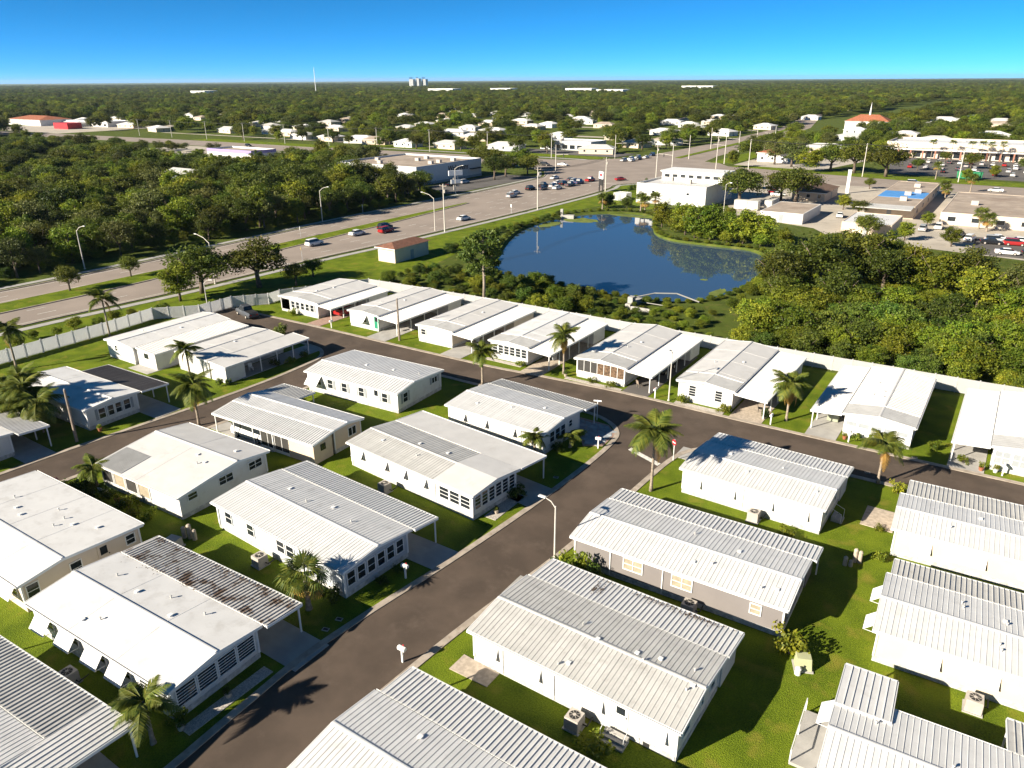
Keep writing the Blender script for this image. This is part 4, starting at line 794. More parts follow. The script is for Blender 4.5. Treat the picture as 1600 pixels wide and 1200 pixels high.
# trees one by one
for k, x, y, h, lb, w in (('oak', -122.0, 79.5, 9.4, 'broad oak between highway lamp and fence corner', 1.45), ('oak', -116.6, 88, 9.4, 'dark oak on the pump house side of the verge', 1.4), ('lime', -120.5, 74.0, 7.5, 'lighter oak leaning to the highway lamp', 1.2), ('oak', -144, 66.9, 5.2, 'small round tree on the highway median', 1.0), ('oak', -144.7, 79.3, 4.6, 'smaller median tree in line with the highway lamp', 1.0),
                       ('oak', -111.5, 92.5, 4.6, 'dark rounded tree behind the fence corner home', 1.2), ('oak', -114, 99, 4.0, 'low dark tree by the drainage ditch', 1.2), ('oak', -71.5, 230, 11.5, 'big dark oak against the two-tier white building', 1.35), ('oak', -58, 240, 11.5, 'big dark oak behind the white container', 1.35), ('oak', -64, 247, 10, 'dark oak between the container and brown roof', 1.3),
                       ('cone', -77.5, 185.5, 7.2, 'dark leafy tree on the pond bank below the white building', 1.2), ('lime', -73, 186.5, 7.2, 'rounded tree on the pond bank', 1.0), ('cone', -65, 176.5, 8.6, 'bright cypress on the pond point', 1.35), ('cone', -61, 176, 9.2, 'taller bright cypress on the pond point', 1.3), ('cone', -68.5, 179, 8.0, 'outer green cypress on the pond point', 1.3), ('cone', -57, 176.5, 7.6, 'middle cypress on the pond point', 1.3), ('cone', -53, 176, 8.6, 'yellow-green cypress at the end of the pond point', 1.35), ('cone', -49, 176.5, 7.6, 'smaller yellow cypress by the block building', 1.4), ('lime', -44, 176, 5, 'low bright tree beside the pond corner', 1.2), ('thickd', -104, 207, 5, 'dark bush mass at the pond head', 1.0), ('thickd', -99, 209, 4, 'low bush at the pond head by cabbage palms', 1.0),
                       ('oak', -172.6, 244.8, 9.4, 'oak in front of the lettered store wall', 1.1), ('oak', -175, 256, 8.6, 'oak past the store end wall', 1.2), ('oak', -171, 266, 8, 'oak at the intersection corner', 1.1),
                       ('oak', -47.3, 332, 13, 'spreading live oak on the plaza verge', 1.4), ('oak', -60, 338, 13, 'live oak with leaning trunk on the plaza verge', 1.3), ('dull', -88, 350, 12, 'airy pale-trunked oak by the red-roofed store', 1.3), ('oak', -70, 342, 12, 'live oak beside the plaza entrance', 1.2), ('dull', -97, 356, 12, 'airy oak at the plaza corner', 1.3), ('oak', -22, 380, 7, 'small parking-lot oak in the plaza', 1.3), ('oak', -2, 372, 7, 'parking-lot oak near the plaza shop fronts', 1.3)):
    tree(k, x, y, h, lb, wide=w)
for i, (x, y, h) in enumerate(((-318, 336, 7), (-292, 338, 8), (-262, 340, 7), (-258, 347, 9), (-228, 345, 9), (-214, 352, 8), (-325, 352, 10), (-292, 357, 11), (-260, 362, 12), (-225, 368, 11), (-196, 398, 11), (-180, 396, 9), (-172, 410, 9), (-205, 412, 12), (-176, 424, 11), (-170, 440, 10), (-178, 460, 12), (-172, 480, 11), (-185, 376, 8), (-366, 345, 9), (-395, 346, 8), (-425, 350, 10), (-128, 425, 8), (-122, 442, 9), (-126, 462, 9), (-118, 398, 8), (-120, 418, 9), (-128, 500, 10), (-134, 530, 10), (-345, 338, 6), (-408, 338, 7), (-440, 335, 9))):
    tree('oak' if i % 3 else 'lime', x, y, h, ('dark oak' if i % 3 else 'lighter tree') + (' in a front yard along the cross road' if x < -200 else ' lining the highway north of the intersection'), group='street trees past the intersection', wide=1.25)
for x, y, h, k in ((-40, 362, 5, 'oak'), (-12, 352, 5, 'lime'), (8, 360, 6, 'oak'), (-34, 404, 5, 'oak'), (14, 392, 6, 'oak'), (-20, 224, 4, 'lime'), (-38, 230, 5, 'oak'), (-44, 240, 5, 'lime'), (-46, 292, 4, 'oak'), (-76, 290, 5, 'oak'), (-90, 288, 4.5, 'lime'), (-66, 205, 4, 'lime'), (-22, 200, 5, 'lime'), (-30, 197, 6, 'oak'), (-12, 198, 5, 'lime'), (12, 218, 6, 'lime'), (-80, 270, 6, 'oak'), (-20, 334, 5, 'lime'), (2, 334, 6, 'oak'), (18, 331, 5, 'lime')):
    tree(k, x, y, h, ('dark' if k == 'oak' else 'light green') + ' small tree planted about the commercial lots', group='lot trees beyond the pond', wide=1.2)
# pine by the fence
po = thing('pine_tree', 'open-crowned pine with bare grey trunk against the fence by the pond', 'tree', (-74.4, 101.8, 0), 0, None, 1.18)
s = MB(); s.tube([(0, 0, 0), (.1, .05, 3), (0, .1, 6.5), (.2, 0, 10)], [.24, .2, .16, .05], 8); C, Rr, T = [], [], []; r_ = random.Random(4)
for i in range(17):
    th = i * 2.4; z = 4.2 + i * .33; ln = 3.4 * (1 - .5 * abs(i - 7) / 10) * r_.uniform(.7, 1.1); e = (math.cos(th) * ln, math.sin(th) * ln, z + ln * .35)
    s.tube([(0.05, .05, z), (math.cos(th) * ln * .5, math.sin(th) * ln * .5, z + ln * .1), e], [.08, .06, .02], 5)
    for j in range(3): C.append((e[0] * r_.uniform(.7, 1.1), e[1] * r_.uniform(.7, 1.1), e[2] + r_.uniform(-.1, .35))); Rr.append(r_.uniform(.7, 1.25)); T.append(r_.uniform(.1, .8))
s.build('trunk', mat('grey_bark', (.3, .25, .2), .9, .3, 5), po, smooth=True); add('crown', leaf_cloud('crown', C, Rr, T, 170, .34, L_bush, 9, .6), po)

def inside(x, y, boxes): return any(a < x < b and c < y < d for a, b, c, d in boxes)
def scatter(seed, x0, x1, y0, y1, step, cond=lambda x, y: True):
    r = random.Random(seed); out = []; y = y0
    while y < y1:
        x = x0 + r.uniform(0, step)
        while x < x1:
            px, py = x + r.uniform(-.38, .38) * step, y + r.uniform(-.38, .38) * step
            if cond(px, py): out.append((px, py))
            x += step
        y += step
    return out
cax, cay = math.sin(yaw), math.cos(yaw)
def seen(x, y, m=.86): d = math.hypot(x, y); return (x * cax + y * cay) / d > math.cos(math.atan(.682) + .09)
# wood between the highway and the houses to the west: individual trees
wood_ex = [(-268, -240, 130, 178), (-352, -300, 205, 262), (-232, -160, 205, 275)]
wood = [p for p in scatter(5, -330, -161, 20, 262, 7.4, lambda x, y: seen(x, y) and not inside(x, y, wood_ex) and x < -162.5 - max(0, (y - 198)) * .9 and y < 268 - max(0, (-x - 200)) * .12)]
wood = [p for p in wood if not (p[0] < -285 and p[1] > 205)]
wood.sort(key=lambda p: math.hypot(*p))
for i, (x, y) in enumerate(wood[:190]):
    k = rnd.choice(('oak', 'oak', 'lime', 'dull', 'lime'))
    tree(k, x, y, rnd.choice((6, 7.5, 8.5, 9.5, 11.5)) * rnd.uniform(.9, 1.1), {'oak': 'dense dark oak in the wood west of the highway', 'lime': 'yellow-green broadleaf in the wood west of the highway', 'dull': 'thin olive tree in the wood west of the highway'}[k].replace('in the wood west of the highway', 'at the wood edge along the highway sidewalk' if x > -172 else 'in the wood behind the lettered store' if y > 190 else 'in the wood around the pale aqua house' if x < -228 and y > 135 else 'in the middle of the wood west of the highway' if x > -228 else 'deep in the wood west of the highway'), group='trees of the wood west of the highway', wide=rnd.uniform(.9, 1.15))
rt_ = random.Random(19); got = []
while len(got) < 95:
    x, y = rt_.uniform(-640, -262), rt_.uniform(192, 262)
    if inside(x, y, [(-352, -300, 205, 262)]) or (x > -298 and y < 232) or any(math.hypot(x - q[0], y - q[1]) < 7 for q in got): continue
    got.append((x, y))
# thicket and trees right of the pond
for x, y in scatter(8, -32, 18, 104.5, 127, 3.7, lambda x, y: x > -31 + (y - 105) * -.1 and seen(x, y)):
    k = rnd.choice(('thick', 'thick', 'thickd'))
    tree(k, x, y, rnd.uniform(4.2, 6.2) * (1 if y > 108 else .7), {'thick': 'bright green pepper bush in the thicket behind the fence', 'thickd': 'dark green bush in the thicket behind the fence'}[k].replace('behind the fence', 'pressed against the white fence' if y < 110 else 'below the oaks behind the fence' if y > 119 else 'behind the fence'), 'shrub', 'thicket behind the fence', 'thicket_bush', 1.05)
for k, x, y, h, w in (('oak', -28, 142, 10.5, 1.25), ('oak', -33, 133, 8.5, 1.2), ('oak', -24, 152, 10.5, 1.2), ('lime', -21, 160, 9.5, 1.2), ('oak', -36, 148, 7.5, 1.1), ('oak', -18, 146, 9, 1.1), ('lime', -10, 147, 9, 1.2), ('lime', -3, 141, 8.5, 1.2), ('dull', 3, 146, 8.5, 1.2), ('oak', -22, 128, 8, 1.2), ('oak', -6, 152, 9, 1.2), ('lime', 2, 134, 7, 1.2), ('lime', 10, 140, 8, 1.2), ('lime', -34, 160, 6, 1.2), ('oak', -29, 165, 7.5, 1.2), ('dull', 9, 152, 9, 1.1), ('lime', -13, 127, 6.5, 1.3), ('lime', 6, 126, 6.5, 1.3), ('oak', -30, 124, 6.5, 1.2), ('oak', -6, 129, 6, 1.2), ('lime', 12, 130, 7.5, 1.2), ('lime', -15, 155, 8.5, 1.1), ('oak', 5, 158, 8, 1.2)):
    tree(k, x, y, h, {'oak': 'large dark oak between pond and thicket', 'lime': 'sunlit yellow-green tree above the thicket', 'dull': 'olive tree with bare limbs above the thicket'}[k], group='trees right of the pond', wide=w)
# reeds and bushes on the banks
for i, (x, y, h, k) in enumerate([(x + rnd.uniform(-1, 1), y, rnd.uniform(1.6, 3.4), rnd.choice(('thick', 'thickd'))) for x, y in scatter(3, -98, -56, 103.5, 116.5, 3.9, lambda x, y: not (-86 < x < -83))]
                                 + [(-110 + .11 * i * rnd.uniform(.8, 1.2), 150 + 3 * i, rnd.uniform(1, 2), rnd.choice(('thickd', 'thick'))) for i in range(13)] + [(-104 + rnd.uniform(-1.5, 1.5), 131 + 2.6 * i, rnd.uniform(1.6, 2.6), 'thickd') for i in range(6)]
                                 + [(-40 + rnd.uniform(-2, 2), 104 + 2.4 * i, rnd.uniform(1.2, 2.4), 'thick') for i in range(6)] + [(-50 + 3 * i, 104.5, rnd.uniform(1.0, 1.8), 'thick') for i in range(6)] + [(-72 + 2.6 * i, 174.6 + (i % 3) * 1.6 + max(0, 4 - i) * 1.6, rnd.uniform(2.4, 4.2), 'thick') for i in range(12)] + [(-83 + 1.8 * i, 202 - 3.4 * i, rnd.uniform(1.5, 3), 'thick') for i in range(6)] + [(-37.5, 122 + 5 * i, rnd.uniform(1.5, 2.6), 'thick') for i in range(7)] + [(-130 + 2.6 * i * .1 + rnd.uniform(8, 14), 46 + 3 * i, rnd.uniform(1.5, 2.6), 'thick') for i in range(8)]):
    tree(k, x, y, h, ('dark ' if k == 'thickd' else 'bright ') + ('bush between the white fence and the near pond bank' if y < 118 and x > -100 else 'bush on the ditch between fence and highway' if y < 118 else 'low bush on the highway bank of the pond' if x < -95 else 'bush on the pond bank nearest the oaks'), 'shrub', 'bushes along the banks', 'bank_bush', 1.1)

# ------------------------------------------------------------------ lamps, poles, signs
def arm_lamp(x, y, h, ang, label, reach=1.6, r=.07, m=None, double=False, rise=.5):
    o = thing('street_lamp', label, 'street lamp', (x, y, 0), ang); m = m or M_pole
    MB().cyl(0, 0, 0, .12, r * 2.2).tube([(0, 0, 0), (0, 0, h)], [r * 1.25, r * .75], 10).build('pole', m, o)
    for s_ in ((1, -1) if double else (1,)):
        MB().tube([(0, 0, h - .15), (s_ * reach * .4, 0, h + rise * .6), (s_ * reach, 0, h + rise)], [r * .7, r * .6, r * .5], 7).build('arm', m, o)
        MB().hexa([(s_ * reach - .1, -.12, h + rise - .06), (s_ * (reach + .55), -.14, h + rise - .04), (s_ * (reach + .55), .14, h + rise - .04), (s_ * reach - .1, .12, h + rise - .06), (s_ * reach - .1, -.08, h + rise + .07), (s_ * (reach + .5), -.1, h + rise + .06), (s_ * (reach + .5), .1, h + rise + .06), (s_ * reach - .1, .08, h + rise + .07)]).build('lamp_head', M_lamp, o)
    return o
arm_lamp(-25.5, 43.8, 5.2, R(180), 'pale street lamp leaning its arm over the main street', 1.0)
arm_lamp(-30.8, 79.5, 6.2, R(-90), 'tan street lamp on the lawn beside the grey driveway', .8)
arm_lamp(-110.6, 72.6, 5.0, R(30), 'street lamp at the fence corner behind the pickup', 1.0)
for x, y, h, a in ((-125.2, 150.6, 8.2, 180), (-125.8, 85, 8.0, 180)): arm_lamp(x, y, h, R(a), 'silver highway lamp on the near roadside', 3.6, .1, rise=1.2).__setitem__('group', 'near-side highway lamps')
for x, y, h, a in ((-159.5, 78, 8, 0), (-159.7, 144, 8.4, 0), (-161.5, 206, 8.4, 0)): arm_lamp(x, y, h, R(a), 'silver highway lamp at the edge of the wood', 3.2, .1, rise=1.2).__setitem__('group', 'far-side highway lamps')
arm_lamp(-71.8, 216.5, 8, R(0), 'lot lamp between the big oak and the pond', 1.2)
def wood_pole(x, y, h, label, group=None, arms=True, ang=0, m=None):
    o = thing('utility_pole', label, 'utility pole', (x, y, 0), ang, group)
    MB().tube([(0, 0, 0), (0, 0, h)], [.17, .11], 9).build('pole', m or M_wood, o)
    if arms: MB().box(-1.1, 1.1, -.06, .06, h - .6, h - .46).build('crossarm', M_wood, o); MB().cyl(.35, .1, h - 2.2, h - 1.4, .2).build('transformer', M_ac, o)
    for q in (-1, 0, 1) if arms else (0,): MB().cyl(q, 0, h - .46 if arms else h, h - .2 if arms else h + .1, .05, .03, 6).build('insulator', M_white, o)
    return o
wood_pole(-73.3, 78.8, 6.5, 'bare wooden pole on the lawn beside the green-door driveway', arms=False)
wood_pole(-79.8, 34.2, 6.1, 'bare wooden pole by the areca palms', arms=False)
def wire(pts, label, group):
    s = MB()
    for a, b in zip(pts, pts[1:]):
        a, b = Vector(a), Vector(b); s.tube([tuple(a.lerp(b, t) - Vector((0, 0, 4 * .9 * t * (1 - t)))) for t in np.linspace(0, 1, 9)], .035, 4, False)
    return tag(s.build('power_line', M_dark), label, 'power line', group)
row_w = [(x, 330 + .02 * (x + 180), 11.5) for x in range(-540, -160, 38)]; row_e = [(x, 328, 12.5) for x in (-100, -55, -22, 12, 46)]; row_n = [(-121.5, 150, 12), (-124.7 + 4.4, 192.7, 12.2), (-119.3, 234.5, 11.7), (-116.5, 270, 13.5), (-113, 325, 13.5)]
for row, lab in ((row_w, 'wooden utility pole along the far cross road'), (row_e, 'utility pole along the plaza road'), (row_n, 'utility pole along the pond side of the highway')):
    for x, y, h in row: wood_pole(x, y, h, lab, lab.replace('pole', 'poles'), ang=R(90) if row is not row_n else 0, m=M_pole)
    for q in (-1, 0, 1): wire([((x, y + q, h - .25) if row is not row_n else (x + q, y, h - .25)) for x, y, h in row], 'overhead wires strung ' + lab[lab.index('along'):], 'overhead wires ' + lab[lab.index('along'):])
for x, y, h in ((-166, 280, 11), (-119, 291, 12), (-171, 345, 11), (-117, 347, 12), (-139, 360, 11), (-150, 420, 11), (-128, 400, 11), (-140, 470, 11), (-124, 450, 11)):
    o = thing('signal_pole', 'tall concrete pole around the big intersection', 'pole', (x, y, 0), 0, 'poles at the intersection'); MB().tube([(0, 0, 0), (0, 0, h)], [.2, .12], 8).build('pole', M_pole, o)
    MB().tube([(0, 0, h - 4), (6 if x < -140 else -6, 0, h - 3.6)], .07, 6).build('arm', M_pole, o); MB().box(3.6 if x < -140 else -3.9, 3.9 if x < -140 else -3.6, -.15, .15, h - 4.7, h - 3.7).build('signal_head', M_dark, o)
def post_sign(x, y, h, w, hh, m, label, name='road_sign', rz=0, shape='box', cat='sign', postm=None):
    o = thing(name, label, cat, (x, y, 0), rz); MB().box(-.04, .04, -.04, .04, 0, h).build('post', postm or M_white, o)
    if shape == 'box': MB().box(-w / 2, w / 2, -.07, -.045, h - hh, h).build('board', m, o)
    elif shape == 'disc': MB().tube([(0, -.045, h - hh / 2), (0, -.075, h - hh / 2)], w / 2, 20).build('board', m, o)
    else: MB().poly([(0, -.06, h - hh), (w / 2, -.06, h - hh / 2), (0, -.06, h), (-w / 2, -.06, h - hh / 2)]).build('board', m, o)
    return o
ds = post_sign(-24.3, 65.3, 2.4, .62, .62, M_red, 'round red no-entry sign on white post at the stop line', rz=R(-30), shape='disc')
MB().box(-.22, .22, -.09, -.076, 2.04, 2.14).build('bar', M_sign, ds)
o = post_sign(-35.4, 69.8, 2.5, .9, .16, M_sign, 'white street-name post at the corner home', rz=R(20))
for x, y in ((-127.3, 108), (-146, 112.6)): post_sign(x, y, 3.0, .9, .9, M_yel, 'yellow diamond warning sign by the crosswalk', shape='dia', rz=R(-35)).__setitem__('group', 'yellow crosswalk signs')
for x, y in ((-147.9, 125.8), (-123.2, 183), (-160, 160)): post_sign(x, y, 2.6, .7, .85, M_sign, 'small white road sign beside the highway', rz=R(-35)).__setitem__('group', 'white highway signs')
def mailbox(x, y, rz):
    o = thing('mailbox', 'white mailbox on a white post at the kerb', 'mailbox', (x, y, 0), rz, 'white kerbside mailboxes')
    MB().box(-.06, .06, -.06, .06, 0, 1.05).build('post', M_white, o); MB().prism([(-.14, 1.05), (.14, 1.05), (.14, 1.2), (.08, 1.3), (-.08, 1.3), (-.14, 1.2)], -.3, .3).build('box', M_white, o); MB().box(-.05, .05, .14, .16, 1.15, 1.35).build('flag', M_red, o)
for x, y, a in ((-34.1, 35.6, 0), (-28.2, 28.6, 0), (-32.0, 63.6, .3), (-18.6, 79.4, 1.57), (-10.4, 79.5, 1.57), (3.6, 79.9, 1.57), (-86.4, 77.6, 1.57), (-32.5, 79.3, 1.57)): mailbox(x, y, a)
# ------------------------------------------------------------------ yard equipment
AC = []
def ac(x, y, rz, label):
    o = thing('air_conditioner', label, 'air conditioner', (x, y, 0), rz)
    MB().box(-.55, .55, -.55, .55, 0, .08).build('pad', M_conc, o); c = MB().box(-.45, .45, -.45, .45, .08, .95).build('cabinet', M_ac, o)
    k = MB()
    for i in range(7):
        z = .18 + i * .1
        k.box(-.47, .47, -.465, -.45, z, z + .045).box(-.47, .47, .45, .465, z, z + .045).box(-.465, -.45, -.45, .45, z, z + .045).box(.45, .465, -.45, .45, z, z + .045)
    k.build('louvre', M_ac, c); MB().cyl(0, 0, .95, .965, .34, n=20).build('fan_opening', M_dark, o); g_ = MB()
    for i in range(4): a = math.pi * i / 4; g_.tube([(-.34 * math.cos(a), -.34 * math.sin(a), .985), (.34 * math.cos(a), .34 * math.sin(a), .985)], .012, 4)
    g_.cyl(0, 0, .966, 1.0, .1).build('fan_grille', M_ac, o)
    MB().tube([(.45, .2, .3), (.75, .2, .3), (.75, .9, .4)], .05, 6).build('duct', M_dark, o)
for x, y, a, lb in ((-44.9, 15.3, .03, 'air conditioner on the lawn below the four awnings'), (-45.0, 30.5, -.05, 'air conditioner beside the blue grey home'), (-44.6, 44.6, -.1, 'air conditioner beside the cream louvred home'), (-16.0, 30.2, 0, 'air conditioner by the back-steps home side wall'), (-14.2, 43.8, 0, 'air conditioner beside the taupe home'), (-14.1, 58.7, 0, 'air conditioner beside the shuttered white home'), (3.7, 44.9, .04, 'air conditioner by the block skirting')): ac(x, y, a, lb)
def pedestal(x, y, h, r, label, grp, m=None):
    o = thing('utility_pedestal', label, 'utility pedestal', (x, y, 0), rnd.uniform(0, 3), grp); MB().cyl(0, 0, 0, h, r, r * .95, 14).build('body', m or M_stone, o); MB().cyl(0, 0, h, h + .12, r * 1.06, r * .5, 14).build('cap', m or M_stone, o)
for x, y, h in ((-53.6, 29.5, .95), (-53.1, 29.7, 1.25), (-52.6, 29.8, .85)): pedestal(x, y, h, .19, 'pale cable pedestal in the group behind the blue grey home', 'pedestals behind the blue grey home')
for x, y, h in ((-6.0, 56.2, .7), (-5.6, 56.3, .45), (-5.45, 57.1, 1.1), (-5.1, 57.2, .95)): pedestal(x, y, h, .17, 'pale cable pedestal in the group on the side lawn', 'pedestals on the side lawn')
pedestal(-6.0, 42.0, .45, .2, 'single white pedestal beside the olive transformer', None, M_white)
def cabinet(x, y, rz, w, d, h, m, label):
    o = thing('transformer_box', label, 'utility box', (x, y, 0), rz); MB().box(-w/2 - .1, w/2 + .1, -d/2 - .1, d/2 + .1, 0, .1).build('pad', M_conc, o)
    MB().hexa([(-w/2, -d/2, .1), (w/2, -d/2, .1), (w/2, d/2, .1), (-w/2, d/2, .1), (-w/2 + .05, -d/2 + .18, h), (w/2 - .05, -d/2 + .18, h), (w/2 - .05, d/2 - .03, h), (-w/2 + .05, d/2 - .03, h)]).build('cabinet', m, o); MB().box(-.03, .03, -d/2 - .02, -d/2 + .06, .35, .5).build('handle', M_dark, o)
cabinet(-5.9, 42.8, .4, 1.0, .9, .9, M_green, 'olive transformer box on the side lawn'); cabinet(-53.1, 28.2, .2, 1.2, .9, .85, M_ac, 'tan transformer box behind the blue grey home')
for x, y in ((-34.9, 29.3), (-34.9, 28.0), (-32.5, 55.8), (-7.4, 73.4), (-4, 79.4)):
    o = thing('meter_box', 'small pale meter box lid set in the kerbside lawn', 'meter box', (x, y, 0), .3, 'meter box lids'); MB().box(-.25, .25, -.17, .17, 0, .04).build('frame', M_conc, o); MB().box(-.18, .18, -.1, .1, .04, .05).build('lid', M_dark, o)
o = thing('end_deck', 'grey timber deck with black bin at the end wall', 'deck', (-4.6, 34.5, 0), R(2.5)); MB().box(0, 1.6, 0, 4.4, .1, .3).build('deck_floor', M_conc, o)
for q in (0, 2.2, 4.3): MB().box(0, .07, q, q + .07, .3, 1.2).build('deck_post', M_white, o)
MB().box(0, .05, 0, 4.4, 1.15, 1.22).build('rail', M_white, o)
o = thing('wheelie_bin', 'black wheeled bin beside the end deck', 'bin', (-3.6, 33.2, 0), .1); MB().hexa([(-.25, -.3, .08), (.25, -.3, .08), (.25, .25, .08), (-.25, .25, .08), (-.32, -.36, 1.0), (.32, -.36, 1.0), (.32, .36, 1.0), (-.32, .36, 1.0)]).build('body', M_dark, o); MB().box(-.34, .34, -.4, .4, 1.0, 1.07).build('lid', M_dark, o)
o = thing('covered_cart', 'golf cart under a tan green cover in the carport', 'cart', (-13.0, 85.0, 0), R(90)); MB().hexa([(-1.2, -.6, .12), (1.2, -.6, .12), (1.2, .6, .12), (-1.2, .6, .12), (-1.05, -.52, 1.75), (1.0, -.52, 1.7), (1.0, .52, 1.7), (-1.05, .52, 1.75)]).build('cover', mat('cart_cover', (.3, .32, .24), .8, .15, 2), o)
for sx in (-.8, .8):
    for sy in (-.5, .5): MB().tube([(sx, sy - .08, .24), (sx, sy + .08, .24)], .24, 12).build('wheel', M_tyre, o)
# small clutter about the homes
def pot(x, y, h, m, label):
    o = thing('flower_pot', label, 'flower pot', (x, y, 0)); MB().tube([(0, 0, 0), (0, 0, .05), (0, 0, .36), (0, 0, .4)], [.15, .17, .24, .25], 12).build('pot', m, o); add('foliage', rnd.choice(BUSH if m is M_stone else BUSHL), o, (0, 0, .3), 0, (.35, .35, h))
for x, y, h, m, lb in ((-10.9, 80.0, .5, M_redroof, 'terracotta pot beside the cart carport post'), (1.8, 79.9, .8, M_redroof, 'terracotta pot with tall plant at the divided windows'), (3.0, 80.3, .6, M_white, 'white pot on the front bed by divided windows'), (-45.2, 79.6, .5, M_stone, 'stone pot left of the screened porch'), (-35.5, 17.0, .5, M_stone, 'stone pot on the gravel by the louvred porch'), (-35.3, 20.2, .6, M_stone, 'stone pot halfway along the gravel bed'), (-33.6, 47.2, .5, M_stone, 'stone pot on the cream home gravel'), (-80.2, 37.0, .6, M_redroof, 'terracotta pot under the four front windows'), (-64, 29.6, .6, M_redroof, 'terracotta pot on the side porch')): pot(x, y, h, m, lb)
def chair(x, y, rz, m, label):
    o = thing('patio_chair', label, 'chair', (x, y, .05), rz); MB().box(-.26, .26, -.25, .25, .4, .45).build('seat', m, o); MB().hexa([(-.26, .22, .45), (.26, .22, .45), (.26, .27, .45), (-.26, .27, .45), (-.26, .36, .95), (.26, .36, .95), (.26, .4, .95), (-.26, .4, .95)]).build('backrest', m, o)
    for sx in (-.23, .23):
        for sy in (-.22, .22): MB().box(sx - .02, sx + .02, sy - .02, sy + .02, 0, .4).build('leg', m, o)
for x, y, rz, m, lb in ((-40.5, 40.0, .5, M_white, 'white patio chair in the blue grey home carport'), (-35.6, 81.5, 2.6, M_wood, 'wooden chair by the screened porch steps'), (-20.6, 82.2, 1.9, M_dark, 'dark chair in the pale grey home carport'), (-66.2, 29.6, 3.4, M_white, 'white chair on the side porch'), (-76.2, 82, 2.2, M_white, 'white chair near the green door'), (-81.6, 58.5, 1.2, M_white, 'white chair in the planted carport')): chair(x, y, rz, m, lb)
for x, y, lb in ((-63.0, 84.5, 'grey wheeled bin in the deep-overhang home carport'), (-49.6, 84, 'grey wheeled bin beside the glazed porch steps'), (-41.5, 26.0, 'grey wheeled bin under the stained carport'), (-40.2, 53.4, 'grey wheeled bin under the smooth carport')):
    o = thing('wheelie_bin', lb, 'bin', (x, y, .05), rnd.uniform(0, 3)); MB().hexa([(-.25, -.3, .08), (.25, -.3, .08), (.25, .25, .08), (-.25, .25, .08), (-.32, -.36, 1.0), (.32, -.36, 1.0), (.32, .36, 1.0), (-.32, .36, 1.0)]).build('body', M_shut, o); MB().box(-.34, .34, -.4, .4, 1.0, 1.07).build('lid', M_dark, o)
M_litter = mat('leaf_litter', (.1, .06, .035), .95, .5, 9)
for key, v_, z_, u0_, u1_, n_ in (('X', 9.95, 2.37, 4.5, 14.9, 420), ('B', 9.9, 2.38, .5, 15.8, 380), ('B', 7.2, 2.62, 1, 9, 160), ('X', 8.6, 2.5, 4.6, 5.4, 130)):
    hh = HH[key]; k_ = MB(); rl = random.Random(len(key) + n_)
    for _ in range(n_):
        u_ = rl.uniform(u0_, u1_); w_ = v_ - abs(rl.gauss(0, .22)) if v_ > 9 else v_ + rl.gauss(0, .35); z2 = z_ + (v_ - w_) * .088 + rl.uniform(.02, .075); a_ = rl.uniform(0, 3.14); q_ = rl.uniform(.03, .1)
        if math.sin(u_ * 1.7) + math.sin(u_ * .63 + 1) < rl.uniform(-1.4, 1.2): continue
        c_, d_ = math.cos(a_) * q_, math.sin(a_) * q_; k_.poly([(u_ - c_, w_ - d_, z2), (u_ + d_ * .5, w_ - c_ * .5, z2 + .02), (u_ + c_, w_ + d_, z2 + .01), (u_ - d_ * .5, w_ + c_ * .5, z2 + .02)])
    struct(k_.build('leaf_litter', M_litter, hh.o), 'stuff')
# outfall at the pond
o = thing('pond_outfall', 'concrete outfall headwall with a thin curved pipe rail over the pond inlet', 'outfall', (-51.5, 113.5, 0), 0)
MB().box(-.9, .0, -1.5, 3.5, -1.2, .9).box(0, 3.6, -1.4, -1.1, -1.2, .6).build('headwall', M_conc, o); MB().box(-.9, .0, -.6, .6, .9, 1.9).build('pier', M_conc, o)
MB().tube([(-.4, .5, 1.6), (2, 4, 1.9), (5, 6.5, 1.7), (8.5, 8, .4)], .12, 8).build('curved_pipe', M_conc, o); MB().tube([(0, 2, .6), (5, 3, .3)], .07, 6).build('cross_pipe', M_conc, o)
o = thing('pond_inlet', 'small concrete inlet box with post on the far pond bank', 'inlet', (-107.2, 186.5, 0), .3); MB().box(-1, 2.6, -.8, .8, -1.2, .5).build('box', M_conc, o); MB().box(-1.3, -.6, -.4, .4, 0, 2.1).build('pier', M_conc, o)

# ------------------------------------------------------------------ vehicles
def wheel_me():
    s = MB().tube([(0, -.11, 0), (0, .11, 0)], .33, 16); return s.mesh('wheel', M_tyre), MB().tube([(0, -.12, 0), (0, .12, 0)], .19, 10).mesh('rim', M_ac)
WH, RIM = wheel_me()
def loft(secs, m, name):
    s = MB(); k = len(secs[0][1])
    for x, pr in secs: s.v += [(x, y, z) for y, z in pr]
    for i in range(len(secs) - 1): s.f += [(i*k + j, i*k + (j+1) % k, (i+1)*k + (j+1) % k, (i+1)*k + j) for j in range(k)]
    s.f += [tuple(range(k))[::-1], tuple(range((len(secs)-1)*k, len(secs)*k))]; return s.mesh(name, m)
CARS = {}
def body_sec(w, zb, zs, zt): return [(-w * .92, zb), (w * .92, zb), (w, zs * .6 + zb * .4), (w * .97, zs), (w * .78, zt), (-w * .78, zt), (-w * .97, zs), (-w, zs * .6 + zb * .4)]
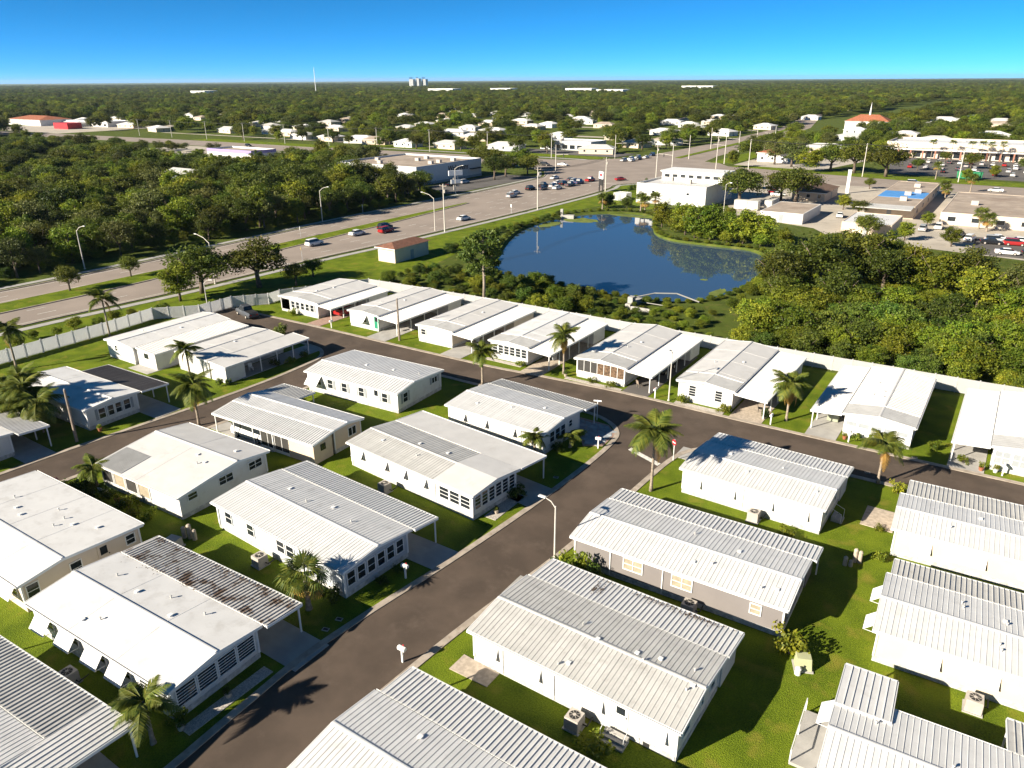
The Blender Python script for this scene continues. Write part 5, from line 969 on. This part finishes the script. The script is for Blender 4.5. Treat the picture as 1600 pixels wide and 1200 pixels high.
def car_parts(kind_):
    if kind_ in CARS: return CARS[kind_]
    d = {'sedan': dict(L=4.7, w=.9, hood=.88, deck=.98, cab=(-1.55, -.85, .55, 1.3), top=1.42), 'suv': dict(L=4.6, w=.93, hood=1.02, deck=1.05, cab=(-2.1, -1.9, .55, 1.2), top=1.68), 'pickup': dict(L=5.6, w=.97, hood=1.1, deck=1.12, cab=(-.75, -.55, 1.0, 1.55), top=1.82), 'van': dict(L=5.4, w=.98, hood=1.05, deck=1.15, cab=(-2.6, -2.5, 1.5, 2.1), top=2.05)}[kind_]
    L_, w = d['L'] / 2, d['w']; a, b, c, e = d['cab']
    secs = [(-L_, body_sec(w * .86, .45, .7, d['deck'] - .12)), (-L_ + .15, body_sec(w * .97, .3, .75, d['deck'])), (a, body_sec(w, .24, .78, d['deck'] + .02)), (e, body_sec(w, .24, .76, d['hood'] + .03)), (L_ - .5, body_sec(w * .96, .26, .7, d['hood'] - .08)), (L_ - .08, body_sec(w * .88, .32, .62, d['hood'] - .2)), (L_, body_sec(w * .8, .4, .56, d['hood'] - .3))]
    def cs(wb, wt, z0, z1): return [(-wb, z0), (wb, z0), (wt, z1), (-wt, z1)]
    z0 = min(d['deck'], d['hood']) - .03; t = d['top']
    gl = [(a - .02, cs(w * .8, w * .78, z0, z0 + .06)), (b, cs(w * .82, w * .66, z0, t - .06)), (c, cs(w * .82, w * .66, z0, t - .05)), (e + .02, cs(w * .8, w * .78, z0, z0 + .06))]
    rf = [(b - .04, cs(w * .68, w * .6, t - .08, t - .02)), (b + .3, cs(w * .69, w * .6, t - .06, t)), (c - .1, cs(w * .69, w * .6, t - .06, t)), (c + .04, cs(w * .68, w * .6, t - .08, t - .03))]
    CARS[kind_] = (d, secs, gl, rf); return CARS[kind_]
CM = {}
def car(kind_, x, y, rz, col_, label, group=None):
    d, secs, gl, rf = car_parts(kind_); L_, w = d['L'] / 2, d['w']
    o = thing({'sedan': 'car', 'suv': 'car', 'pickup': 'pickup_truck', 'van': 'van'}[kind_], label, {'sedan': 'car', 'suv': 'car', 'pickup': 'pickup', 'van': 'van'}[kind_], (x, y, .02), rz, group)
    key = (kind_, col_)
    if key not in CM:
        m = paint(str(col_), col_); CM[key] = (loft(secs, m, 'body'), loft(gl, M_glass, 'window_glass'), loft(rf, m, 'roof'), MB().box(-.02, .06, -.2, .2, -.08, .08).mesh('headlight', M_lamp), MB().box(-.06, .02, -.15, .15, -.09, .09).mesh('tail_light', M_tail))
    b, g_, r, hl, tl = CM[key]
    add('body', b, o); add('window_glass', g_, o); add('roof', r, o)
    for sx in (-L_ * .6, L_ * .6):
        for sy in (-w + .1, w - .1): q = add('wheel', WH, o, (sx, sy, .33)); add('rim', RIM, q)
    for sy in (-w * .55, w * .55): add('headlight', hl, o, (L_ - .06, sy, .64)); add('tail_light', tl, o, (-L_ + .04, sy, .78))
    if kind_ == 'pickup': MB().box(-L_ + .12, -.78, -w * .72, w * .72, 1.02, 1.14).build('bed', M_dark, o)
    return o
WHT, BLK, SIL, RED, GRY, BLU = (.75, .75, .74), (.015, .015, .017), (.42, .43, .44), (.3, .02, .02), (.07, .075, .085), (.05, .08, .16)
hx_, hy_ = HH['H'].world(4.6, 1.5); car('van', hx_, hy_, R(2), WHT, 'white van parked under the lean-to carport')
car('pickup', -103.0, 74.6, R(165), GRY, 'dark grey pickup parked in the cul-de-sac by the fence'); car('sedan', -90.1, 84.5, R(90), RED, 'dark red car under the brick-drive carport'); car('sedan', -35.3, 88.5, R(90), BLK, 'black car deep in the screened-porch home carport'); car('suv', -21.3, 89.5, R(90), GRY, 'grey car in the pale grey home carport'); car('sedan', .4, 88, R(90), BLK, 'black car in the divided-window home carport')
for k, x, y, c, lb in (('suv', -137.2, 120.5, WHT, 'white hatchback just past the crosswalk'), ('sedan', -137.6, 135, WHT, 'white sedan following behind the red car'), ('suv', -133.9, 141.6, RED, 'red car in the middle highway lane'), ('suv', -137.4, 145, BLK, 'black car beside the red car'), ('sedan', -128.0, 166.5, WHT, 'white sedan alone in the kerb lane by the pump house'), ('suv', -140.9, 209.5, SIL, 'silver car at the tail of the queue'), ('sedan', -144.2, 216.4, WHT, 'white car in the inner lane at the tail of the queue')): car(k, x, y, R(90), c, lb)
for i, (x, y) in enumerate(((-145.3, 227.9), (-141.8, 230.5), (-145.4, 236.5), (-141.9, 238), (-138.3, 234.6), (-138.5, 244), (-142, 245.5), (-145.4, 247), (-139, 251.5), (-142.3, 254), (-145.5, 256.5), (-138.8, 259.8))):
    car(('suv', 'sedan', 'pickup')[i % 3], x, y, R(90), (BLK, GRY, BLK, SIL, WHT, GRY, BLK, WHT, BLU, SIL, GRY, RED)[i], 'car waiting in the queue at the intersection', 'cars queued at the lights')
for i, (x, y, a) in enumerate(((-154, 259, -90), (-183, 299, 0), (-176, 303, 0), (-161, 334, -90), (-157.6, 336, -90), (-161.2, 342, -90), (-158, 344, -90), (-161.2, 350, -90), (-158.2, 353, -90), (-160.8, 366, -90), (-130, 268, 60), (-35, 313, 0), (-9, 306, 180), (-290, 303, 0), (-240, 300, 180), (-390, 300, 0))):
    car(('sedan', 'suv')[i % 2], x, y, R(a), (WHT, BLK, WHT, SIL, WHT, WHT, GRY, SIL, WHT, BLU, RED, WHT, WHT, GRY, SIL, BLK)[i], 'car driving through the far intersection roads', 'cars on the far roads')
pk = [(-40 + 4.2 * i, 398, 90) for i in range(16)] + [(8 + 3 * i, 372, 90) for i in range(6)] + [(-100 + 3.2 * i, 402, 90) for i in range(8)] + [(-68, 258, 20), (-70, 262, 20), (-42, 226, 100), (-20, 216, 90), (-14, 217, 90), (-17, 221, 90), (4, 197, 10), (7, 200, 10), (-1, 195, 10)] + [(-44 + 3 * i, 372, 90) for i in range(0, 16, 2)] + [(-42 + 3 * i, 386, 90) for i in range(0, 14, 3)] + [(-30 + 3 * i, 358, 90) for i in range(0, 12, 2)] + [(-11.5, 212, 80), (-9, 208, 80), (-4.5, 206, 10), (-4, 209, 10), (-3.5, 212, 10), (0, 207, 10), (1, 211, 10), (-90, 372, 0), (-90, 376, 0), (-105, 380, 0), (-176, 222, 90), (-176, 230, 90), (-335, 232, 30), (-328, 231, 30), (-320, 230, 30)]
for i, (x, y, a) in enumerate(pk): car(('sedan', 'suv')[i % 2], x, y, R(a), (WHT, SIL, GRY, WHT, BLK, SIL, WHT, RED)[i % 8], 'car parked in a lot beyond the pond', 'parked cars in the far lots')
o = thing('roll_off_bin', 'green roll-off waste container in the plaza lot', 'container', (-19.5, 341, 0)); MB().hexa([(-4, -1.2, .2), (4, -1.2, .2), (4, 1.2, .2), (-4, 1.2, .2), (-4.3, -1.3, 2.7), (4.3, -1.3, 2.7), (4.3, 1.3, 2.7), (-4.3, 1.3, 2.7)]).build('body', M_teal, o)
for i in range(8): MB().box(-3.8 + i * 1.05, -3.65 + i * 1.05, -1.38, -1.2, .3, 2.7).build('rib', M_teal, o)

# ------------------------------------------------------------------ buildings beyond the park
def flat_building(name, label, x0, x1, y0, y1, h, wall, roofm=None, rz=0, wins=(), units=0, parapet=.5, cat='building', door=True):
    cx_, cy_ = (x0 + x1) / 2, (y0 + y1) / 2; o = thing(name, label, cat, (cx_, cy_, 0), rz); a, b = (x1 - x0) / 2, (y1 - y0) / 2
    MB().box(-a, a, -b, b, 0, h).build('wall', wall, o); MB().box(-a + .25, a - .25, -b + .25, b - .25, h, h + .05).build('roof', roofm or M_tar, o)
    for q in ((-a, a, -b, -b + .25), (-a, a, b - .25, b), (-a, -a + .25, -b + .25, b - .25), (a - .25, a, -b + .25, b - .25)): MB().box(*q, h, h + parapet).build('parapet', wall, o)
    rr = random.Random(int(x0)); 
    for i in range(units):
        ux, uy = rr.uniform(-a * .75, a * .75), rr.uniform(-b * .75, b * .75); MB().box(ux - .9, ux + .9, uy - .7, uy + .7, h + .05, h + 1.2).build('rooftop_unit', M_ac, o)
    for side, n_, z0_, z1_, w_ in wins:
        ln = 2 * a if side in 'SN' else 2 * b
        for i in range(n_):
            p = -ln / 2 + ln * (i + .5) / n_
            q = (p - w_/2, p + w_/2, -b - .06, -b - .005) if side == 'S' else (a + .005, a + .06, p - w_/2, p + w_/2); f = MB().box(*q, z0_, z1_).build('window', M_white, o)
            q = (p - w_/2 + .08, p + w_/2 - .08, -b - .075, -b - .062) if side == 'S' else (a + .062, a + .075, p - w_/2 + .08, p + w_/2 - .08); MB().box(*q, z0_ + .08, z1_ - .08).build('pane', M_glass, f)
    if door: MB().box(-.55, .55, -b - .05, -b - .004, 0, 2.1).build('door', M_shut, o)
    return o
def gable_building(name, label, x0, x1, y0, y1, h, wall, roofm, rise=1.2, rz=0, group=None, hip=True, cat='house', wins=3):
    cx_, cy_ = (x0 + x1) / 2, (y0 + y1) / 2; o = thing(name, label, cat, (cx_, cy_, 0), rz, group); a, b = (x1 - x0) / 2, (y1 - y0) / 2
    MB().box(-a, a, -b, b, 0, h).build('wall', wall, o); e = .5; i_ = min(a, b) if hip else 0; s = MB()
    if a >= b: v = [(-a - e, -b - e, h), (a + e, -b - e, h), (a + e, b + e, h), (-a - e, b + e, h), (-a - e + i_, 0, h + rise), (a + e - i_, 0, h + rise)]; s.v = v; s.f = [(0, 1, 5, 4), (2, 3, 4, 5), (1, 2, 5), (3, 0, 4), (3, 2, 1, 0)]
    else: v = [(-a - e, -b - e, h), (a + e, -b - e, h), (a + e, b + e, h), (-a - e, b + e, h), (0, -b - e + i_, h + rise), (0, b + e - i_, h + rise)]; s.v = v; s.f = [(0, 1, 4), (1, 2, 5, 4), (2, 3, 5), (3, 0, 4, 5), (3, 2, 1, 0)]
    r = s.build('roof', roofm, o); MB().box(-a - e, a + e, -b - e - .02, -b - e + .02, h - .2, h).build('fascia', M_white, o)
    for i in range(wins):
        p = -a + 2 * a * (i + .5) / wins; f = MB().box(p - .6, p + .6, -b - .06, -b - .004, 1.0, 2.2).build('window', M_white, o); MB().box(p - .52, p + .52, -b - .075, -b - .062, 1.08, 2.12).build('pane', M_glass, f)
    MB().box(a + .004, a + .05, -.5, .5, 0, 2.05).build('door', M_shut, o); return o
o = flat_building('drugstore', 'large pale flat-roofed store with dark script lettering on its side', -226, -185.5, 214, 254, 6.2, W_pale, M_tar, units=7, parapet=.7)
MB().box(20.26, 20.34, -20, 20, 0, .9).build('plinth', M_shut, o); MB().box(20.3, 21.6, 12, 19.5, 3.2, 3.5).build('entrance_canopy', M_dark, o)
def lettering(txt, size, loc, rot, m, parent, ext=.04):
    c = bpy.data.curves.new('t', 'FONT'); c.body = txt; c.size = size; c.extrude = ext; c.align_x = 'CENTER'; c.shear = .25
    t = bpy.data.objects.new('t', c); col.objects.link(t); bpy.context.view_layer.update(); dg = bpy.context.evaluated_depsgraph_get(); me = bpy.data.meshes.new_from_object(t.evaluated_get(dg)); bpy.data.objects.remove(t); bpy.data.curves.remove(c)
    me.materials.clear(); me.materials.append(m); l = add('lettering', me, parent, loc); l.rotation_euler = rot; return l
lettering('Walgreens', 3.0, (20.34, 4.5, 3.6), (R(90), 0, R(90)), M_black, o)
o = thing('pylon_sign', 'white two-board pylon sign in front of the lettered store', 'sign', (-167.7, 214.2, 0), R(60))
for q in (-.8, .8): MB().box(q - .12, q + .12, -.12, .12, 0, 6.4).build('post', M_pole, o)
MB().box(-2.6, 2.6, -.25, .25, 5.0, 6.7).build('board', M_sign, o); MB().box(-1.8, 1.8, -.2, .2, 2.2, 3.6).build('board', M_sign, o)
gable_building('pump_house', 'small windowless tan pump house with terracotta hip roof by the pond', -113.0, -108.2, 116.6, 127.6, 3.1, W_cream, mat('brown_tile', (.22, .105, .07), .85, .25, 1.5), .9, cat='building', wins=0)
o = flat_building('white_hall', 'two-tier white flat-roofed building at the head of the pond', -102, -79.5, 222, 246, 5.4, W_white, M_roofb, wins=(('S', 2, 3.2, 4.0, 1.0),), units=3, parapet=.6); MB().box(-9, 11.2, 2, 12, 5.5, 8.2).build('upper_tier', W_white, o); MB().box(-9.4, 11.6, 1.6, 12.4, 8.2, 8.6).build('upper_roof', M_white, o)
for i in range(7): MB().box(-8 + i * 2.7, -6.4 + i * 2.7, 1.93, 1.998, 6.6, 7.5).build('clerestory_window', M_glass, o)
flat_building('utility_shed', 'small white block shed left of the two-tier hall', -110, -105.5, 222, 226, 2.2, W_white, M_roofw, parapet=.1, door=True)
for i, y in enumerate((264, 259, 254, 249, 244, 240)): bush(-117.5 + i * .8, y, .7, 2.4 if i % 2 == 0 else 1.9, 'clipped conical shrub in the row by the intersection', BUSH, 'conical shrubs by the intersection')
o = thing('billboard_sign', 'tall black-posted sign board with red and white top by the highway', 'sign', (-122.0, 236.5, 0), R(-35))
for q in (-1.3, 1.3): MB().box(q - .15, q + .15, -.15, .15, 0, 6.6).build('post', M_dark, o)
MB().box(-1.5, 1.5, -.2, .2, 4.4, 6.8).build('board', M_sign, o); MB().box(-1.15, 1.15, -.15, .15, 2.2, 4.2).build('lower_board', M_dark, o); MB().box(-.8, .9, -.24, -.21, 5.3, 6.1).build('emblem', M_red, o)
for x0, x1, y0, y1, lb in ((-71.5, -64.5, 224.5, 227, 'weathered white shipping container by the big oak'), (-63.6, -61.5, 228, 236, 'dark open-sided trailer behind the container')):
    o = thing('shipping_container', lb, 'container', ((x0 + x1) / 2, (y0 + y1) / 2, 0)); a, b = (x1 - x0) / 2, (y1 - y0) / 2; MB().box(-a, a, -b, b, .15, 2.7).build('body', mat('container_paint', (.6, .58, .54), .7, .2, .8), o)
    for i in range(14): MB().box(-a + .2 + i * (2 * a - .4) / 14, -a + .35 + i * (2 * a - .4) / 14, -b - .04, -b, .25, 2.6).build('corrugation', MATS['container_paint'], o)
flat_building('block_building', 'low white block building with rusty flat roof beside the pond lot', -59.2, -47.9, 209, 229, 2.6, W_white, M_tar, parapet=.08)
flat_building('white_roof_shop', 'low shop with bright white flat roof above the oaks', -37, -25.5, 203, 220, 2.6, W_beige, M_roofw, parapet=.15)
o = flat_building('tarped_shop', 'brown-roofed shop with a blue tarp over part of its roof', -37, -24.5, 233, 292, 3.2, W_beige, M_tar, units=4, parapet=.1, wins=(('E', 5, .9, 2.2, 2),)); MB().box(-6.1, 6.1, -12, 2, 3.26, 3.34).build('tarp', M_tarp, o)
MB().prism([(-28.6, 3.35), (-34.6, 3.0), (-34.6, 2.85), (-28.6, 3.2)], -8, 6).build('canopy', M_roofg, o)
flat_building('brown_roof_block', 'wide low commercial block with brown gravel roof and rooftop units', -17.8, 26, 229, 274, 3.0, W_cream, M_tar, units=6, parapet=.12, wins=(('S', 8, .9, 2.2, 2),))
gable_building('diner', 'shop with low brown hip roof behind the big oaks', -62, -52, 252, 270, 2.8, W_beige, mat('brown_shingle', (.2, .13, .09), .9, .2, 1), 1.6, cat='building')
o = flat_building('shopping_plaza', 'long pale shopping plaza with red fascia sign and brick piers', -62, 62, 422, 456, 6.3, W_cream, M_roofw, units=9, parapet=.9, wins=(('S', 22, .3, 3.2, 3.2),), door=False)
MB().box(17.5, 33.5, -17.6, -17.0, 5.6, 8.0).build('raised_fascia', W_cream, o); MB().box(18, 33, -17.75, -17.61, 6.4, 7.4).build('red_band', M_red, o); MB().box(22, 29, -17.9, -17.76, 4.6, 7.2).build('red_sign', M_red, o); MB().box(23.3, 27.7, -17.95, -17.9, 5.8, 6.2).build('sign_text_line', M_sign, o); MB().box(23.8, 27.2, -17.95, -17.9, 5.2, 5.5).build('sign_text_line', M_sign, o)
MB().box(-62, 62, -20, -17.02, 3.7, 4.1).build('walkway_canopy', M_white, o)
for i in range(24): MB().box(-61.5 + i * 5.3, -60.9 + i * 5.3, -19.9, -19.3, 0, 3.7).build('pier', mat('brick_pier', (.36, .17, .12), .9, .2, 2), o)
MB().box(36, 60, -17.3, -3, 6.3, 9.0).build('raised_block', W_white, o)
gable_building('red_roof_store', 'white store with red hip roof beside the airy oaks', -108, -94, 366, 384, 4.0, W_white, M_redroof, 2.2, cat='building')
o = thing('pylon_sign', 'tall white pylon at the road entrance of the pale lot', 'sign', (-50.3, 276.4, 0), .3); MB().box(-.5, .5, -.25, .25, 0, 7.4).build('post', M_white, o); MB().box(-.6, .6, -.3, .3, 7.4, 7.7).build('cap', M_white, o)
o = gable_building('church', 'white church with terracotta roof and thin white spire', -124, -94, 632, 650, 6, W_white, M_redroof, 4.5, cat='church'); MB().tube([(0, 0, 9.5), (0, 0, 12.5), (0, 0, 19)], [.8, .6, .05], 8).build('spire', M_white, o)
o = flat_building('purple_trim_shop', 'low white shop with purple fascia among the trees', -346, -312, 241, 256, 4.2, W_white, M_tar, parapet=.9, wins=(('S', 5, .8, 2.4, 2.5),)); MB().box(-17.05, 17.05, -7.56, -7.51, 3.6, 5.15).build('purple_fascia', M_purple, o); MB().box(17.01, 17.06, -7.5, 7.5, 3.6, 5.15).build('purple_fascia', M_purple, o)
gable_building('two_storey_house', 'pale aqua two-storey house standing in the western wood', -263, -247, 163.5, 173, 5.2, mat('aqua_siding', (.6, .7, .68), .7, .05), M_roofg, 1.6, hip=False)
gable_building('tile_roof_center', 'long far building with terracotta roof beside the red fuel canopy', -800, -741, 352, 380, 5, W_white, M_redroof, 3, cat='building', wins=8); flat_building('white_far_store', 'white flat store with long window row past the fuel canopy', -735, -668, 372, 395, 4, W_white, M_roofw, wins=(('S', 8, .6, 2.6, 4),))
flat_building('red_canopy_station', 'fuel station with red canopy near the terracotta-roofed centre', -690, -668, 338, 350, 4.6, M_red, M_red, parapet=.1, door=False)
flat_building('corner_showroom', 'pale curved-corner showroom across the intersection', -232, -200, 374, 392, 4.2, W_pale, M_roofw, wins=(('S', 7, .5, 2.8, 3.4),), units=2)
hs_pts = [(-306, 342), (-277, 345), (-243, 352), (-336, 348), (-352, 350), (-380, 352), (-410, 356), (-190, 404), (-168 - 14, 430), (-214, 556), (-260, 437), (-405, 455), (-363, 478), (-537, 521), (-668, 608), (-444, 372), (-470, 380), (-338, 772), (-327, 822), (-258, 733), (-530, 1035), (-108, 810), (-98, 1223), (-290, 560), (-330, 600), (-230, 640), (-80, 900), (-30, 760), (20, 820), (-480, 640), (-600, 760), (-430, 900), (-180, 760), (-200, 990), (-700, 900), (60, 690), (-520, 420), (-560, 440), (-610, 500), (-300, 400), (-340, 430), (-225, 450), (-770, 520), (-860, 620), (-180, 520), (-175, 600)]
rh = random.Random(77)
for _ in range(400):
    d_ = rh.uniform(395, 900); a_ = yaw + rh.uniform(-.56, .56); x, y = d_ * math.sin(a_), d_ * math.cos(a_)
    if y > 350 and not (-175 - (y - 350) * .1 < x < -112 + (y - 350) * .0) and not (-70 < x < 70 and y < 470) and all(math.hypot(x - q[0], y - q[1]) > 30 for q in hs_pts) and not (-130 < x < -85 and 600 < y < 660): hs_pts.append((round(x), round(y)))
    if len(hs_pts) > 105: break
for i, (x, y) in enumerate(hs_pts):
    w_ = rnd.uniform(13, 20); d_ = rnd.uniform(9, 12); gable_building('suburban_house', ('white', 'cream', 'pale grey', 'beige')[i % 4] + ' far house with ' + ('bright white', 'weathered grey', 'pale tan', 'brown', 'white')[i % 5] + (' hip roof lining the cross road' if y < 400 else ' hip roof among the far trees'), x - w_/2, x + w_/2, y, y + d_, 2.9, (W_white, W_cream, W_pale, W_beige)[i % 4], (M_roofw, M_roofg, M_roofb, M_tar, M_roofw)[i % 5], 1.7, rz=rnd.uniform(-.3, .3), group='suburban houses beyond the cross road')
for i, (x, y, w_, h_) in enumerate(((-2618, 3016, 24, 40), (-2594, 3034, 20, 43), (-2570, 3054, 24, 40))):
    o = flat_building('apartment_tower', 'pale apartment tower on the horizon', x - w_/2, x + w_/2, y, y + 18, h_, W_pale, M_roofw, wins=(), door=False)
    o['group'] = 'apartment towers on the horizon'
    for f_ in range(12): MB().box(-w_/2 + 1, w_/2 - 1, -9.15, -9.02, 4 + f_ * 4, 5.8 + f_ * 4).build('window_band', M_glass, o)
for x, y, w_ in ((-1500, 1800, 90), (-1350, 1900, 70), (-1100, 1900, 80), (-1900, 1300, 60), (-900, 1700, 70), (-1050, 2600, 110)): flat_building('warehouse', 'long white warehouse roof near the horizon', x, x + w_, y, y + 40, 13, W_white, M_roofw, door=False, wins=())['group'] = 'far warehouses'
o = thing('radio_mast', 'thin white mast rising above the horizon trees', 'mast', (-1570, 1437, 0)); MB().tube([(0, 0, 0), (0, 0, 62)], [.9, .6], 8).build('shaft', M_sign, o); MB().tube([(0, 0, 62), (0, 0, 68)], [.5, .2], 6).build('tip', M_sign, o)

def instanced(name, pts_, use_, seed):
    me_ = bpy.data.meshes.new(name); me_.from_pydata([(x, y, 0) for x, y, _, _ in pts_], [], [])
    me_.attributes.new('sz', 'FLOAT_VECTOR', 'POINT').data.foreach_set('vector', [q for _, _, s, z in pts_ for q in (s * 1.12, s * 1.12, z * rnd.uniform(.75, 1.05))])
    me_.attributes.new('kind', 'INT', 'POINT').data.foreach_set('value', [rnd.randrange(len(use_)) for _ in pts_])
    dw = struct(add(name, me_), 'stuff')
    ng = bpy.data.node_groups.new(name, 'GeometryNodeTree'); ng.interface.new_socket(name='Geometry', in_out='INPUT', socket_type='NodeSocketGeometry'); ng.interface.new_socket(name='Geometry', in_out='OUTPUT', socket_type='NodeSocketGeometry')
    N_ = ng.nodes; K_ = ng.links; gi = N_.new('NodeGroupInput'); go = N_.new('NodeGroupOutput'); jn = N_.new('GeometryNodeJoinGeometry')
    def named(t, nm): a = N_.new('GeometryNodeInputNamedAttribute'); a.data_type = t; a.inputs['Name'].default_value = nm; return a.outputs['Attribute']
    rv = N_.new('FunctionNodeRandomValue'); rv.data_type = 'FLOAT'; rv.inputs[3].default_value = 6.28
    cb = N_.new('ShaderNodeCombineXYZ'); K_.new(rv.outputs[1], cb.inputs[2])
    for i, ob in enumerate(use_):
        oi = N_.new('GeometryNodeObjectInfo'); oi.inputs['Object'].default_value = ob; oi.transform_space = 'ORIGINAL'
        ip = N_.new('GeometryNodeInstanceOnPoints'); cmp_ = N_.new('FunctionNodeCompare'); cmp_.data_type = 'INT'; cmp_.operation = 'EQUAL'; cmp_.inputs[3].default_value = i
        K_.new(named('INT', 'kind'), cmp_.inputs[2]); K_.new(gi.outputs[0], ip.inputs['Points']); K_.new(cmp_.outputs[0], ip.inputs['Selection']); K_.new(oi.outputs['Geometry'], ip.inputs['Instance'])
        K_.new(named('FLOAT_VECTOR', 'sz'), ip.inputs['Scale']); K_.new(cb.outputs[0], ip.inputs['Rotation']); K_.new(ip.outputs[0], jn.inputs[0])
    K_.new(jn.outputs[0], go.inputs[0]); md = dw.modifiers.new(name, 'NODES'); md.node_group = ng
    return dw
src = {}
for ob in scene.objects:
    if ob.name.startswith('crown') and ob.data: src.setdefault(ob.data.name, ob)
def crown_objs(*ks): return [src[KINDS[k][1][i][1].name] for k, i in ks if KINDS[k][1][i][1].name in src]
ug = [(x, y, rnd.uniform(.35, .6), rnd.uniform(.35, .6)) for x, y in scatter(41, -330, -161, 20, 262, 4.6, lambda x, y: seen(x, y) and not inside(x, y, wood_ex) and x < -161.6 - max(0, (y - 198)) * .9)]
ug += [(x, y, rnd.uniform(.4, .7), rnd.uniform(.35, .6)) for x, y in scatter(42, -36, 20, 124, 190, 4.0, lambda x, y: seen(x, y) and not (x > -20 and y > 165 + rnd.uniform(-4, 4)))]
ug += [(x, y, rnd.uniform(.16, .34), rnd.uniform(.14, .3)) for x, y in scatter(43, -100, -41, 102.5, 117, 2.6)]
ug += [(pond[i][0] + (pond[i][0] - cx) * .025, pond[i][1] + (pond[i][1] - cy) * .025, rnd.uniform(.12, .26), rnd.uniform(.1, .2)) for i in range(len(pond)) for _ in range(3)]
wi = [(x, y, rnd.choice((.65, .8, .95, 1.1)), rnd.choice((.65, .8, .95, 1.1))) for x, y in wood[190:]] + [(x, y, rt_.uniform(.6, 1.0), rt_.uniform(.45, .8)) for x, y in got]
instanced('wood_interior', wi, crown_objs(('oak', 0), ('lime', 0), ('oak', 1), ('dull', 0), ('lime', 1), ('oak', 2)), 4)
instanced('undergrowth', ug, crown_objs(('thick', 0), ('thick', 1), ('thickd', 0), ('thickd', 1), ('thick', 2)), 2)
# ------------------------------------------------------------------ distant woods: one mass, crowns of the trees above on scattered points
rects = [(-172, -116, -100, 905), (-900, -110, 284, 330), (-112, 230, 280, 333), (-113, -28, 100, 215), (-120, 30, 190, 300), (-64, 66, 333, 460), (-112, -58, 335, 425), (-234, -160, 205, 275), (-355, -295, 205, 290), (-270, -240, 140, 178), (-242, -170, 326, 396), (-815, -640, 310, 400), (-128, -88, 605, 655), (-332, -163, 20, 262), (-125, 40, -60, 205), (-420, -300, 284, 345)] + [(x - 12, x + 12, y - 9, y + 13) for x, y in hs_pts] + [(-245, -130, 350, 420), (-620, -240, 222, 350), (-520, -180, 432, 480), (-500, -200, 526, 574)]
HA = np.array(hs_pts, float)
def clear_view(x, y):
    if math.hypot(x, y) > 950: return False
    dx, dy = HA[:, 0] - x, HA[:, 1] - y; d = np.hypot(HA[:, 0], HA[:, 1]); ux, uy = HA[:, 0] / d, HA[:, 1] / d
    al = dx * ux + dy * uy; ac_ = np.abs(dx * uy - dy * ux)
    return bool(((al > 0) & (al < 58 * np.minimum(1.3, d / 450)) & (ac_ < 8.5)).any())
def ok(x, y): return seen(x, y) and not clear_view(x, y) and not inside(x, y, rects) and not (abs(x + 143 - .02 * (y - 470)) < 30 and 470 < y < 1500) and not (abs(((x * .6 + y) % 95) - 47) < 6.5 and 340 < math.hypot(x, y) < 1400) 
pts = []
for seed, r0, r1, st, sc in ((31, 0, 620, 9.6, .98), (32, 620, 1100, 12, 1.25), (33, 1100, 2000, 17, 1.45), (34, 2000, 4200, 34, 1.6), (35, 4200, 9500, 80, 2.6)):
    ext = r1
    for x, y in scatter(seed, -ext, ext * .35, 0, ext, st, lambda x, y: r0 <= math.hypot(x, y) < r1 and ok(x, y)): pts.append((x, y, sc * rnd.choice((.7, .9, 1.0, 1.15, 1.35)) * rnd.uniform(.9, 1.1), min(1.35, sc) * rnd.uniform(.75, 1.15) if sc < 2 else 1.3))
instanced('distant_woods', pts, crown_objs(('oak', 0), ('oak', 1), ('lime', 0), ('oak', 2), ('lime', 1), ('dull', 0), ('oak', 3)), 3)
print('woods points', len(pts), 'wood trees', len(wood))

# ------------------------------------------------------------------ air
hm = bpy.data.materials.new('haze_air'); hm.use_nodes = True; hn = hm.node_tree.nodes; hn.clear()
pv = hn.new('ShaderNodeVolumePrincipled'); pv.inputs['Color'].default_value = (0.62, 0.78, 0.95, 1); pv.inputs['Density'].default_value = 0.00003; pv.inputs['Anisotropy'].default_value = 0.2
ho = hn.new('ShaderNodeOutputMaterial'); hm.node_tree.links.new(pv.outputs[0], ho.inputs['Volume'])
struct(MB().box(-25500, 25500, -2900, 25500, -2.0, 90).build('haze', hm), 'stuff')
